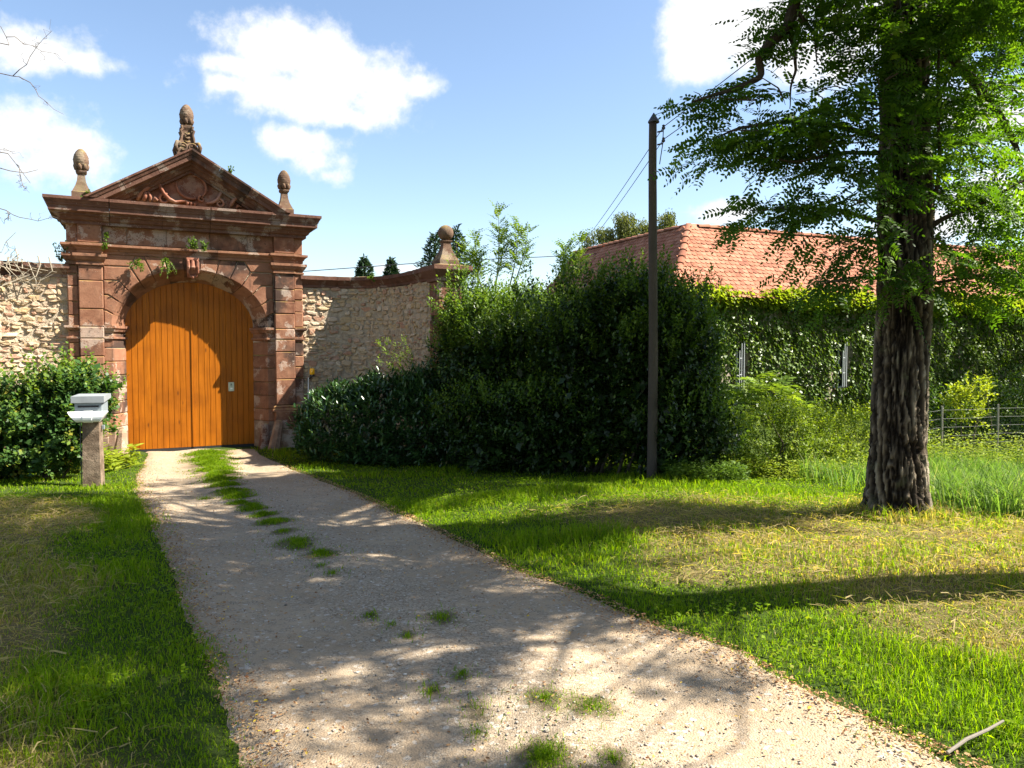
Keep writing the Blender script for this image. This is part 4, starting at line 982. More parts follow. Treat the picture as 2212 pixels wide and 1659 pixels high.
mm('mail_slot', box(-.13, .13, -.203, -.199, 1.13, 1.155), 'black_rubber', bd)
mm('bottom_plate', box(-.15, .15, -.17, .13, .95, 1.03, .006), 'dark_metal')
tbv = []; ns = 16
for x_, sg in ((-.195, -1), (-.06, 0), (-.055, 0), (.055, 0), (.06, 0), (.195, 1)):
    for k in range(ns):
        a = 2 * math.pi * k / ns; r = .082 if x_ in (-.055, .055) else .075; z_ = r * math.sin(a); tbv.append((x_ + sg * z_ * .75, -.21 + r * math.cos(a), 1.0 + z_))
n6 = 6; F = [(i * ns + k, i * ns + (k + 1) % ns, (i + 1) * ns + (k + 1) % ns, (i + 1) * ns + k) for i in range(n6 - 1) for k in range(ns)] + [tuple(range(ns)), tuple(range(5 * ns, 6 * ns))]
mm('newspaper_tube', (tbv, F), 'white_plastic')
mm('steel_bar', box(-.135, -.125, -.1, -.09, -.1, .96), 'dark_metal'); mm('cable_box', box(.11, .145, .02, .06, .8, .86, .003), 'grey_zinc')
# ------------------------------------------------------------------ shrubs
def lobe_points(lobes, n, rng, shell=.55, rough=.45, freq=1.6):
    """points near the ragged surface of a union of ellipsoids, with the outward direction"""
    C = np.array([l[0] for l in lobes], float); Rd = np.array([l[1] for l in lobes], float)
    wgt = Rd[:, 0] * Rd[:, 1] + Rd[:, 0] * Rd[:, 2] + Rd[:, 1] * Rd[:, 2]; wgt = wgt / wgt.sum()
    k = rng.choice(len(lobes), n * 2, p=wgt); d_ = rvec(n * 2, rng)
    q = (shell + (1 - shell) * rng.random(n * 2) ** .5)
    nz_ = 1 + rough * (fbm(C[k] * 3 + d_ * freq * 2.2, 4) - .55) * 1.6
    P = C[k] + d_ * Rd[k] * (q * nz_)[:, None]
    inside = np.zeros(n * 2, bool)
    for i in range(len(lobes)):
        dd = np.linalg.norm((P - C[i]) / Rd[i], axis=1); inside |= (dd < shell * .85) & (k != i)
    ok = ~inside & (P[:, 2] > gz(P[:, 0], P[:, 1]) + .02); P, d_ = P[ok][:n], d_[ok][:n]
    O = nrm(d_ / 1.0)
    return P, O
def sprigs(P, O, per, length, L, Wd, rng, up=.5, spread=.8, vmu=.45, vsd=.2, droop=0.0, kite=True):
    n = len(P); A = nrm(O * .7 + np.array([0, 0, up]) + rng.normal(0, .35, (n, 3)))
    S = nrm(np.cross(A, rvec(n, rng))); T = np.cross(A, S); ps = []; ds = []; ns = []; vs = []
    base = np.clip(rng.normal(vmu, vsd, n), 0, 1)
    for j in range(per):
        f = (j + .6) / per; an = j * 2.4 + rng.random(n)[:, None] * .8
        side = S * np.cos(an) + T * np.sin(an)
        p = P + A * (length * (f - .35)) - np.array([0, 0, droop]) * f * f * length
        dd = nrm(A * (.45 + .5 * f) + side * spread + rng.normal(0, .15, (n, 3)))
        nn_ = nrm(A * .6 - side * .3 + np.array([0, 0, .6]) + np.array(SUN_DIR) * .5 + rng.normal(0, .35, (n, 3)))
        ps.append(p); ds.append(dd); ns.append(nn_); vs.append(np.clip(base + rng.normal(0, .08, n) + .18 * (f - .5), 0, 1))
    P2 = np.concatenate(ps); m_ = len(P2); Ls = L * rng.uniform(.7, 1.2, m_)
    V, F = leaves(P2, np.concatenate(ds), np.concatenate(ns), Ls, Ls * (Wd / L) * (1.2 if kite else 1), kite=kite)
    return V, F, np.repeat(np.concatenate(vs), 4 if kite else 6)
def stems(base, lobes, rng, n=10, r=.02):
    mb = MB()
    for k in range(n):
        c, rd = lobes[rng.integers(len(lobes))]; t_ = np.array(c) + rvec(1, rng)[0] * np.array(rd) * .6; b = np.array([base[0] + rng.normal(0, .18), base[1] + rng.normal(0, .18), float(gz(base[0], base[1])) - .05])
        b[:2] += (np.array(c)[:2] - b[:2]) * rng.uniform(.2, .7)
        b[2] = float(gz(b[0], b[1])) - .05
        md = (b + t_) / 2 + rng.normal(0, .08, 3); P = [b, b * .6 + md * .4 + rng.normal(0, .03, 3), md, t_]; mb.add(*tube(P, np.array([1, .8, .6, .25]) * r, 6))
    return mb
def shrub(name, label, cat, lobes, nspr, per, length, L, Wd, mat, seed, up=.5, spread=.8, shell=.55, rough=.45, vmu=.45, vsd=.2, group=None, nst=10, rst=.02, filler=0, shoots=0):
    rng = np.random.default_rng(seed); c = np.mean([l[0] for l in lobes], axis=0); base = (float(c[0]), float(c[1]), float(gz(c[0], c[1])))
    root = thing(name, label, cat, base, 0, group)
    P, O = lobe_points(lobes, nspr, rng, shell, rough); V, F, v = sprigs(P, O, per, length, L, Wd, rng, up, spread, vmu, vsd, kite=L < .1)
    mk('foliage', V, F, M[mat], root, {'v': v}, kind='stuff')
    if shoots:                                # lighter sprigs on top and sunny flank: sunlight put into the leaf colour
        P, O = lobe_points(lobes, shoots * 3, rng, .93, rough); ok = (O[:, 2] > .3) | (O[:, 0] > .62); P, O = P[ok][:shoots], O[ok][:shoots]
        V, F, v = sprigs(P + O * .06, O, 8, .34, L, Wd * .9, rng, 1.2, .7, .5, .25); mk('sunlit_sprigs', V, F, M['leaf_bright'], root, {'v': v}, kind='stuff')
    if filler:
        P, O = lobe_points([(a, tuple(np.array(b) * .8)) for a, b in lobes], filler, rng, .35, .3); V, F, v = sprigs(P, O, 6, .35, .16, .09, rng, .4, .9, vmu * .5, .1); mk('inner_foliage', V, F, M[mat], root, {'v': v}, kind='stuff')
    stems(base, lobes, rng, nst, rst).out('stems', M['stem'], root, kind='stuff')
    return root
BIG = [((.25, 13.5, 1.3), (1.4, 1.15, 1.45)), ((1.55, 12.6, 1.35), (1.35, 1.1, 1.6)), ((2.4, 12.0, 1.2), (.85, .9, 1.6)), ((2.65, 11.7, .35), (.75, .8, .85)), ((-.7, 14.0, 1.25), (.75, .8, 1.55)), ((.9, 12.6, .5), (1.5, .9, .95)), ((2.0, 12.3, 2.2), (.8, .8, .65)), ((-.2, 13.0, .25), (1.0, .8, .85))]
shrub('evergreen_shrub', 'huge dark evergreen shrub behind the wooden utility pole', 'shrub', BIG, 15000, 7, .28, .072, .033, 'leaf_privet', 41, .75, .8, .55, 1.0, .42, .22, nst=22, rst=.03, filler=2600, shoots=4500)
shrub('laurel_shrub', 'glossy cherry laurel shrub in front of the curved wall', 'shrub', [((-3.2, 14.45, .12), (.9, .7, .93)), ((-2.35, 14.2, .25), (.95, .75, .95)), ((-1.6, 14.0, .28), (.75, .7, .98))], 2300, 8, .22, .125, .043, 'leaf_laurel', 42, .9, .7, .7, .35, .45, .2)
shrub('lilac_shrub', 'rounded leafy shrub behind the letter box post', 'shrub', [((-6.95, 11.5, .6), (.68, .65, .8)), ((-7.7, 11.2, .45), (.9, .7, .85)), ((-8.5, 11.0, .4), (.9, .7, .9)), ((-6.6, 11.6, 1.0), (.42, .45, .45))], 5200, 7, .2, .066, .048, 'leaf_lilac', 43, .5, .8, .5, 1.15, .55, .25, nst=14, rst=.025, filler=500, shoots=500)
shrub('bright_shrub', 'bright yellow-green leafy shrub rising behind the pier', 'shrub', [((.1, 15.4, 1.8), (1.1, .9, 1.15)), ((-.75, 15.9, 1.6), (.7, .7, 1.1)), ((1.1, 15.2, 1.6), (1.0, .9, 1.1)), ((2.0, 15.3, 1.4), (.9, .8, 1.1))], 4600, 7, .28, .085, .04, 'leaf_bright', 44, .8, .7, .6, .8, .5, .25)
shrub('low_shrub', 'low dense green shrub with a dark foot beside the sumac', 'shrub', [((4.05, 11.6, .35), (.62, .6, .62)), ((4.55, 11.9, .3), (.6, .6, .55))], 1100, 7, .2, .05, .022, 'leaf_weed', 45, .6, .8, .6, .5, .25, .2)
shrub('bramble_bush', 'loose yellow-green bramble bush beside the robinia trunk', 'shrub', [((5.3, 12.4, .05), (.95, .8, .7)), ((6.2, 12.8, .1), (.9, .8, .65)), ((4.75, 12.2, .1), (.6, .6, .6))], 1900, 7, .25, .05, .024, 'leaf_weed', 46, .8, .8, .55, .6, .5, .25)
shrub('hedge_bush', 'dark low shrub in the shade under the creeper wall', 'shrub', [((12.2, 18.6, .15), (1.6, .7, .9)), ((10.0, 18.2, .1), (1.4, .7, .75)), ((14.8, 19.2, .2), (1.8, .8, 1.0))], 1700, 6, .3, .1, .05, 'leaf_ivy', 47, .6, .8, .6, .5, .3, .2)
shrub('sapling', 'small bright sapling growing behind the wire fence', 'sapling', [(tuple(at(2085, 880, 14.6)), (.38, .35, .35)), (tuple(at(2100, 850, 14.6)), (.3, .3, .25)), (tuple(at(2125, 838, 14.6)), (.1, .1, .18)), (tuple(at(2065, 858, 14.6)), (.12, .1, .16))], 170, 7, .22, .07, .04, 'leaf_weed', 48, 1.0, .6, .4, .5, .8, .15, nst=6, rst=.01)
# long upright shoots that break the outline of the big shrub
root = bpy.data.objects['evergreen_shrub']; rng = np.random.default_rng(55); P, O = lobe_points(BIG, 900, rng, .95, 1.0); ok = (O[:, 2] > .25) & (P[:, 2] > 1.6); P, O = P[ok][:90], O[ok][:90]; mb = MB(); Ps = []; Os = []
for p_, o_ in zip(P, O):
    ln = rng.uniform(.2, .5); A = nrm(o_ * .5 + np.array([0, 0, 1.0]) + rng.normal(0, .25, 3)); C = np.array([p_ - A * .15 + A * ln * q + np.array([.1, 0, -.06]) * q * q * ln for q in np.linspace(0, 1, 8)]); mb.add(*tube(C, np.linspace(.006, .002, 8), 4))
    for q in C[1:]: Ps += [q, q + rng.normal(0, .02, 3)]; Os += [A, A]
V, F, v = sprigs(np.array(Ps), nrm(Os), 5, .12, .062, .026, rng, .5, .9, .5, .2); mk('long_shoots', V, F, M['leaf_bright'], root, {'v': v}, kind='stuff'); mb.out('shoot_stems', M['green_stem'], root, kind='stuff')
# long shoots of the big shrub that arch in front of the curved wall
rng = np.random.default_rng(50)
root = thing('arching_shoots', 'long arching leafy shoots rising above the laurel shrub', 'shrub', (-1.6, 14.3, -.42)); mb = MB(); Ps = []; Os = []
for k in range(16):
    b = np.array([-1.3 + rng.normal(0, .3), 14.2 + rng.normal(0, .2), float(-.42)]); tip = at(rng.uniform(800, 960), rng.uniform(735, 830), 14.3 + rng.normal(0, .15))
    md = (b + tip) / 2 + [.35, 0, .45]; q = np.linspace(0, 1, 12)[:, None]; C = (1 - q) ** 2 * b + 2 * q * (1 - q) * md + q * q * tip; mb.add(*tube(C, np.linspace(.012, .003, 12), 5))
    for j in range(5, 12): 
        for _ in range(3): Ps.append(C[j] + rng.normal(0, .03, 3)); Os.append(nrm(tip - md) + rng.normal(0, .3, 3))
V, F, v = sprigs(np.array(Ps), nrm(Os), 7, .16, .06, .025, rng, .4, .8, .75, .12); mk('foliage', V, F, M['leaf_bright'], root, {'v': v}, kind='stuff'); mb.out('stems', M['stem'], root, kind='stuff')

# ------------------------------------------------------------------ pinnate leaves
def pinnate(P, D, N, Lr, pairs, ll, lw, rng, vmu=.5, vsd=.2, droop=.25, fwd=.35, kite=False):
    n = len(P); D = nrm(D); S = nrm(np.cross(D, N)); N = np.cross(S, D); Lr = np.broadcast_to(Lr, (n,)); base = np.clip(rng.normal(vmu, vsd, n), 0, 1)
    ps, ds, ns, vs, ls = [], [], [], [], []
    for j in range(pairs + 1):
        f = (j + .8) / (pairs + .8); c = P + D * (Lr * f)[:, None] - np.array([0, 0, 1.0]) * (Lr * droop * f * f)[:, None]; sz = ll * (1 - .35 * abs(f - .5) * 2 * (1 if f > .5 else .6))
        for sg in ((-1, 1) if j < pairs else (0,)):
            dd = nrm(S * sg + D * (fwd if sg else 1.0) - np.array([0, 0, .18 if sg else .3]) + rng.normal(0, .12, (n, 3)))
            ps.append(c); ds.append(dd); ns.append(nrm(N + rng.normal(0, .22, (n, 3)))); vs.append(np.clip(base + rng.normal(0, .06, n), 0, 1)); ls.append(sz * rng.uniform(.85, 1.15, n))
    V, F = leaves(np.concatenate(ps), np.concatenate(ds), np.concatenate(ns), np.concatenate(ls), np.concatenate(ls) * (lw / ll), fold=.1, curl=.06, kite=kite)
    return V, F, np.repeat(np.concatenate(vs), 4 if kite else 6)
def cat(parts):
    V, F, A, o = [], [], [], 0
    for v, f, a in parts: V.append(v); F.append(f + o); A.append(a); o += len(v)
    return np.concatenate(V), np.concatenate(F), np.concatenate(A)
# robinia suckers behind the pier
root = thing('young_robinia', 'slender young robinia shoots standing above the bright shrub', 'tree', (-.3, 16.2, -.45)); mb = MB(); parts = []; rng = np.random.default_rng(61)
for (x0, x1, ytop, Yd) in ((1068, 1075, 455, 15.8), (1095, 1120, 478, 15.8), (1100, 1140, 498, 15.9), (1030, 1022, 505, 16.1), (1060, 1090, 500, 16.0), (1200, 1222, 530, 15.6), (1045, 1000, 530, 16.2), (1235, 1250, 515, 15.4)):
    b = at(x0, 640, Yd); tip = at(x1, ytop, Yd); q = np.linspace(0, 1, 10)[:, None]; C = b * (1 - q) + tip * q + np.sin(q * 3) * np.array([[.06, 0, 0]]); mb.add(*tube(C, np.linspace(.018, .004, 10), 5))
    n = 44; f = rng.uniform(.3, 1, n); P = np.array([C[int(a * 9)] * (1 - (a * 9) % 1) + C[min(9, int(a * 9) + 1)] * ((a * 9) % 1) for a in f]); an = rng.uniform(0, 6.28, n)
    D = np.stack([np.cos(an), np.sin(an) * .7, .5 + .4 * f], -1); parts.append(pinnate(P, D, np.array([[0, 0, 1.0]]) + rng.normal(0, .2, (n, 3)), rng.uniform(.24, .4, n), 6, .07, .034, rng, .7, .15, .2))
V, F, v = cat(parts); mk('crown', V, F, M['leaf_bright'], root, {'v': v}, kind='stuff'); mb.out('trunk', M['green_stem'], root)
# sumac with fern-like leaves
def sumac(label, heads, base, seed):
    rng = np.random.default_rng(seed); root = thing('sumac_bush', label, 'shrub', tuple(base), 0, 'fern-leaved sumac bushes'); mb = MB(); parts = []
    for (h, n, Lr) in heads:
        h = np.array(h); b = np.array([base[0] * .6 + h[0] * .4, base[1] * .6 + h[1] * .4, base[2] - .03]); C = [b, b * .5 + h * .5 + rng.normal(0, .05, 3), h]; mb.add(*tube(C, [.02, .015, .008], 5))
        an = rng.uniform(0, 6.28, n); el = rng.uniform(.05, .9, n); D = np.stack([np.cos(an) * np.cos(el), np.sin(an) * np.cos(el), np.sin(el)], -1)
        parts.append(pinnate(h + rng.normal(0, .05, (n, 3)) - np.array([0, 0, 1]) * rng.uniform(0, .35, n)[:, None], D, np.array([[0, 0, 1.0]]) + D * -.2, rng.uniform(.7, 1.1, n) * Lr, 11, .14, .036, rng, .6, .2, .5, .5))
    V, F, v = cat(parts); mk('foliage', V, F, M['leaf_sumac'], root, {'v': v}, kind='stuff'); mb.out('stems', M['green_stem'], root, kind='stuff')
sumac('tall fern-leaved sumac bush in front of the creeper wall', [(at(1640, 815, 14), 26, .62), (at(1690, 840, 14), 22, .62), (at(1735, 872, 14), 18, .55), (at(1605, 850, 14.1), 16, .5), (at(1775, 905, 13.8), 14, .5)], (4.9, 14.0, -.42), 71)
sumac('fern-leaved sumac bush beside the dark evergreen shrub', [(at(1570, 870, 13.4), 16, .45), (at(1600, 905, 13.3), 16, .45), (at(1560, 930, 13.3), 12, .4), (at(1590, 965, 13.0), 12, .36), (at(1615, 890, 13.2), 10, .4), (at(1575, 1000, 12.6), 8, .26)], (3.95, 13.3, -.4), 72)

# ------------------------------------------------------------------ robinia trees
def bark_trunk(C, r, sides, rows, seed, amp=.035, twist=.6):
    C = np.asarray(C, float); n = len(C); t_ = np.linspace(0, n - 1, rows)
    def cr(i):
        i0 = np.clip(np.floor(i).astype(int), 0, n - 2); f = i - i0; pm, p0, p1, p2 = C[np.maximum(i0 - 1, 0)], C[i0], C[i0 + 1], C[np.minimum(i0 + 2, n - 1)]; f = f[:, None]
        return .5 * (2 * p0 + (p1 - pm) * f + (2 * pm - 5 * p0 + 4 * p1 - p2) * f ** 2 + (3 * p0 - pm - 3 * p1 + p2) * f ** 3)
    P = cr(t_); rad = np.interp(t_, np.arange(n), r); z = P[:, 2]; a = np.linspace(0, 2 * np.pi, sides, endpoint=False)
    A, Zg = np.meshgrid(a, z); aa = A + Zg * twist * .3; rb = rad[:, None]
    q = np.stack([np.cos(aa) * 3.2, np.sin(aa) * 3.2, Zg * 1.15 + 0 * A], -1) + seed
    w_ = (fbm(q * 1.1 + 9, 3) - .5)[..., None]
    n1 = fbm(q * 1.9 + w_ * 1.3, 2); n2 = fbm(q * np.array([2.9, 2.9, 1.7]) + 31 + w_ * 1.2, 2)
    f1 = np.clip(1 - np.abs(n1 - .5) * 11, 0, 1) ** .8; f2 = np.clip(1 - np.abs(n2 - .5) * 12, 0, 1) ** .8; fur = np.maximum(f1, f2 * .8)
    fine_ = fbm(np.stack([np.cos(aa) * 13, np.sin(aa) * 13, Zg * 5.5], -1), 4) - .5
    fl = fbm(np.stack([np.cos(A) * 1.1, np.sin(A) * 1.1, Zg * .2], -1) + seed, 2) - .5
    crk = np.clip(1 - np.abs(fbm(np.stack([np.cos(aa) * 4, np.sin(aa) * 4, Zg * 7], -1) + 60, 3) - .5) * 14, 0, 1)
    h = amp * (.35 - 1.1 * fur + .7 * fine_ - .2 * crk)
    R2 = rb * (1 + .3 * fl) + h * np.minimum(1, rb / .2)
    V = P[:, None, :] + np.stack([np.cos(A) * R2, np.sin(A) * R2, 0 * A], -1)
    v = np.clip(.7 - .85 * fur + 1.7 * fine_ - .2 * crk + .3 * fl, 0, 1)
    i_ = np.arange(rows * sides).reshape(rows, sides); F = np.stack([i_[:-1], np.roll(i_, -1, 1)[:-1], np.roll(i_, -1, 1)[1:], i_[1:]], -1).reshape(-1, 4)
    return V.reshape(-1, 3), F, v.ravel()
def limbs(paths):
    mb = MB()
    for P, r0, r1 in paths:
        P = np.asarray(P, float); t_ = np.linspace(0, len(P) - 1, len(P) * 5); i0 = np.clip(t_.astype(int), 0, len(P) - 2); f = (t_ - i0)[:, None]; Q = P[i0] * (1 - f) + P[i0 + 1] * f
        Q[1:-1] = (Q[:-2] + Q[1:-1] * 2 + Q[2:]) / 4; Q[1:-1] += (fbm(Q[1:-1] * 5, 2) - .5)[:, None] * .06 * np.array([1, 1, .6]); mb.add(*tube(Q, np.linspace(r0, r1, len(Q)), 8), .4)
    return mb
def crown_lobe(c, r, n, rng, Lr=.2, ll=.04, lw=.02, pairs=6, vmu=.45, hang=.16, vsd=.22, away=None, tl=.5, kite=False):
    """sprays: twigs drooping outwards, each carrying a run of alternate leaves, with gaps between the sprays"""
    per = 9; k = max(1, n // per); d_ = rng.normal(0, .52, (k, 3)); o = np.array(c) + d_ * np.array(r)
    an = rng.uniform(0, 6.28, k); A = np.stack([np.cos(an), np.sin(an), 0 * an], -1) * .8 + d_ * .5
    if away is not None: A = A + nrm(np.array(c) - np.array(away)) * 1.1
    A = nrm(A * [1, 1, .35] + np.array([0, 0, -hang * .7]) + rng.normal(0, .33, (k, 3))); S = nrm(np.cross(A, [0, 0, 1.0])); Ps, Ds = [], []
    for j in range(per):
        f = (j + .5) / per; Ps.append(o + A * (tl * (f - .4)) - np.array([0, 0, .22 * tl]) * f * f + rng.normal(0, .015, (k, 3))); sg = 1 if j % 2 else -1
        Ds.append(nrm(S * sg * (1.1 - .5 * f) + A * (.35 + .6 * f) + np.array([0, 0, -hang]) + rng.normal(0, .22, (k, 3))))
    P = np.concatenate(Ps); D = np.concatenate(Ds); m_ = len(P); N = nrm(np.array([[0, 0, .7]]) + np.array(SUN_DIR) * .4 + rng.normal(0, .6, (m_, 3)))
    return pinnate(P, D, N, rng.uniform(.75, 1.2, m_) * Lr, pairs, ll, lw, rng, vmu, vsd, kite=kite)
def upper_crown(cx, cy, zlo, zhi, R, nl, per, rng, lim=99.0, lo=-99.0):
    parts = []; tips = []
    while len(tips) < nl:
        f = rng.random(); z = zlo + (zhi - zlo) * f; rr_ = R * math.sqrt(rng.random()) * (1 - .55 * f) ; an = rng.uniform(0, 6.28); c = np.array([cx + rr_ * math.cos(an), cy + rr_ * math.sin(an), z])
        if c[0] - c[2] > lim or c[0] - c[2] < lo: continue          # crown shape cut so its shadow spares the parts meant to be sunlit
        if c[1] > 1 and CX_ + F_ * c[0] / c[1] < 1790 and HOR_ - F_ * (c[2] - .9 - EYE) / c[1] > -120: continue   # open sky left of the trunk
        tips.append(c)
        parts.append(crown_lobe(c, (.72, .72, .35), per, rng, .26, .085, .06, 4, .5, kite=True))
    return parts, tips
TA = np.array([3.72, 7.3, float(gz(3.72, 7.3))]); rng = np.random.default_rng(81)
treeA = thing('robinia_tree', 'tall robinia with deeply furrowed trunk standing in cut grass', 'tree', tuple(TA))
C = [at(1931, 1172, 7.3), at(1934, 1120, 7.3), at(1936, 1050, 7.3), at(1938, 960, 7.3), at(1944, 830, 7.3), at(1952, 690, 7.3), at(1954, 560, 7.3), at(1955, 440, 7.3), at(1954, 300, 7.3), at(1956, 120, 7.3), at(1962, -80, 7.3), at(1975, -300, 7.3), at(1965, -520, 7.35), at(1950, -760, 7.4)]
V, F, v = bark_trunk(C, np.array([.46, .31, .25, .226, .218, .216, .216, .23, .2, .19, .175, .15, .12, .08]), 130, 340, 3.0, .05, 1.4)
trunkA = mk('trunk', V, F, M['bark'], treeA, {'v': v}, True)
a_ = lambda x, y, Y=7.3: at(x, y, Y)
LB = [([a_(1950, -120), a_(1840, -140, 7.2), a_(1740, -70, 7.0), a_(1716, 0, 6.9), a_(1701, 66, 6.85), a_(1661, 92, 6.8), a_(1640, 129, 6.8), a_(1646, 166, 6.8), a_(1590, 192, 6.75), a_(1535, 207, 6.7), a_(1494, 221, 6.7)], .075, .008),
      ([a_(1701, 66, 6.85), a_(1715, 110, 6.8), a_(1722, 150, 6.8), a_(1708, 190, 6.8), a_(1706, 235, 6.8)], .022, .004),
      ([a_(1716, 20, 6.9), a_(1760, 70, 6.9), a_(1765, 140, 6.9)], .02, .005),
      ([a_(1910, 300, 7.1), a_(1800, 270, 6.9), a_(1700, 262, 6.7), a_(1600, 275, 6.6), a_(1540, 300, 6.6)], .03, .006),
      ([a_(1910, 330, 7.1), a_(1820, 330, 6.8), a_(1720, 350, 6.7), a_(1640, 335, 6.6)], .024, .005),
      ([a_(1905, 480, 7.1), a_(1820, 455, 6.9), a_(1720, 450, 6.8), a_(1620, 455, 6.8)], .022, .005),
      ([a_(1900, 600, 7.1), a_(1840, 600, 6.9), a_(1770, 615, 6.8)], .014, .004),
      ([a_(1995, 500, 7.2), a_(2040, 470, 7.1), a_(2120, 440, 7.0), a_(2230, 380, 7.0)], .03, .008),
      ([a_(2000, 430, 7.1), a_(2025, 410, 7.0), a_(2030, 330, 7.0), a_(2026, 200, 7.0), a_(2030, 60, 7.0)], .022, .01),
      ([a_(1970, 560, 6.98), a_(1968, 400, 6.95), a_(1962, 250, 6.95), a_(1958, 90, 6.95)], .016, .008),
      ([a_(1990, 60, 7.3), a_(2080, 150, 7.5), a_(2150, 230, 7.8), a_(2200, 330, 8.0), a_(2215, 420, 8.1)], .06, .015),
      ([a_(2100, 160, 7.4), a_(2130, 250, 7.5), a_(2150, 340, 7.6)], .025, .006),
      ([a_(1985, 620, 7.2), a_(2080, 600, 7.2), a_(2180, 590, 7.3)], .02, .005),
      ([a_(1960, -150), a_(2150, -350, 7.5), a_(2400, -520, 7.8)], .1, .03), ([a_(1960, -300), a_(1750, -520, 7.2), a_(1560, -700, 7.0)], .1, .03), ([a_(1960, -350, 7.4), a_(1980, -600, 8.5), a_(2020, -750, 9.3)], .08, .02), ([a_(1960, -350, 7.4), a_(1900, -650, 6.3), a_(1850, -900, 5.6)], .08, .02)]
limbs(LB).out('limbs', M['bark'], treeA)
# the knob on the trunk
LO = [(1690, 300, 6.7, 150, 62, 230), (1590, 290, 6.6, 70, 35, 60), (1800, 310, 6.8, 110, 70, 160), (1560, 222, 6.7, 75, 24, 60), (1500, 222, 6.7, 22, 14, 14), (1640, 195, 6.8, 50, 26, 40), (1800, 215, 6.9, 95, 45, 60), (1860, 240, 6.9, 50, 60, 90),
      (1700, 55, 6.9, 45, 60, 40), (1690, 130, 6.8, 40, 50, 34), (1790, 60, 6.9, 85, 45, 70), (1850, 20, 6.9, 110, 50, 130), (1770, 20, 6.9, 60, 30, 60), (1880, 110, 7.0, 60, 50, 60), (1960, 60, 6.8, 90, 70, 190), (2060, 40, 6.9, 100, 60, 190), (1960, 180, 6.85, 60, 70, 80),
      (1670, 452, 6.8, 80, 26, 80), (1800, 440, 6.9, 80, 40, 110), (1840, 380, 6.9, 60, 35, 70), (1840, 505, 6.9, 70, 30, 70), (1800, 545, 6.9, 60, 18, 34), (1800, 612, 6.8, 60, 16, 34), (1850, 590, 6.9, 40, 20, 24), (1960, 420, 6.9, 45, 110, 60), (1975, 600, 6.9, 50, 40, 50), (1960, 300, 6.88, 40, 60, 50),
      (2060, 180, 7.1, 70, 70, 150), (2130, 60, 7.2, 90, 60, 160), (2160, 160, 7.8, 80, 70, 80), (2060, 300, 7.1, 55, 60, 110), (2130, 330, 7.6, 70, 70, 80), (2080, 420, 7.1, 70, 45, 110), (2160, 430, 7.3, 70, 50, 90), (2060, 520, 7.1, 70, 40, 90), (2150, 530, 7.2, 80, 50, 110), (2120, 600, 7.2, 90, 36, 110), (2190, 610, 7.3, 60, 40, 70), (2200, 280, 8.0, 50, 80, 50), (2040, 620, 7.1, 45, 30, 40), (2030, 380, 7.05, 30, 80, 50)]
parts = []
for x, y, Yd, rx, ry, n in LO:
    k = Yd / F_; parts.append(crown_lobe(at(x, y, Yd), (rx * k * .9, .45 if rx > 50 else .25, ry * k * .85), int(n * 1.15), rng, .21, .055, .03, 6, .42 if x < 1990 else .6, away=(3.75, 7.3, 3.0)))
up_, tips = upper_crown(2.9, 7.4, 5.4, 9.4, 3.4, 70, 63, rng, -.2)
up2, tips2 = upper_crown(6.6, 10.7, 7.5, 10.4, 3.0, 90, 63, rng, 1.0); up_ += up2; tips += tips2  # unseen extra canopy, added above the view to shade the lawn by the shrub
parts += up_
V, F, v = cat(parts); mk('crown', V, F, M['leaf_robinia'], treeA, {'v': v}, kind='stuff')
mb = MB()
for x, y, Yd, rx, ry, n in LO:
    c = at(x, y, Yd)
    for q in range(3): e_ = c + rng.normal(0, .6, 3) * np.array([rx, 40, ry]) * Yd / F_; s_ = c + np.array([rx * .8 * (1 if x < 1950 else -1), 0, 5]) * Yd / F_; mb.add(*tube([s_, (s_ + e_) / 2 + rng.normal(0, .03, 3), e_], [.008, .005, .002], 4))
for c in tips:
    b = np.array([C[10][0] + .2 * (c[0] - C[10][0]), C[10][1] + .2 * (c[1] - C[10][1]), 5.0 + .45 * (c[2] - 5)]); mb.add(*tube([b, (b + c) / 2 + rng.normal(0, .15, 3), c], [.03, .02, .006], 5))
mb.out('twigs', M['stem'], treeA, kind='stuff')
# two more robinias of the row, whose crowns shade the drive
def row_tree(label, base, H, lean, R, nl, per, seed, zlo, lim=99.0, coff=(0, 0), lo=-99.0):
    rng = np.random.default_rng(seed); b = np.array([base[0], base[1], float(gz(*base))]); root = thing('robinia_tree', label, 'tree', tuple(b), 0, None)
    C = [b + np.array([lean[0], lean[1], 1.0]) * z + [.06 * math.sin(z * 1.3 + seed), 0, 0] for z in (-.2, .2, .6, 1.2, 2, 3, 4, 5, 6, H * .85)]; V, F, v = bark_trunk(C, np.array([.4, .33, .28, .26, .25, .24, .21, .17, .12, .05]), 90, 200, float(seed), .045); mk('trunk', V, F, M['bark'], root, {'v': v}, True)
    top_ = C[-3]; parts, tips = upper_crown(top_[0] + coff[0], top_[1] + coff[1], zlo, H, R, nl, per, rng, lim, lo); V, F, v = cat(parts); mk('crown', V, F, M['leaf_robinia'], root, {'v': v}, kind='stuff'); mb = MB()
    for c in tips: k_ = C[6] if rng.random() < .5 else C[7]; mb.add(*tube([k_, (k_ + c) / 2 + rng.normal(0, .2, 3), c], [.017, .011, .005], 5))
    mb.out('limbs', M['stem'], root, kind='stuff')
row_tree('robinia of the drive row standing nearest the gravel bend', (5.2, 5.0), 9.6, (.02, -.02), 3.1, 84, 63, 91, 4.9, .0, (-.6, -.3))
row_tree('robinia standing beyond the wire fence', (10.6, 12.2), 9.4, (-.12, .0), 3.1, 84, 63, 92, 4.2, 2.0, (-1.0, .0))
row_tree('robinia shading the meadow behind the wire fence', (16.6, 16.0), 9.5, (.0, .0), 3.4, 80, 63, 94, 2.8, 99.0, (0, 0), 9.3)
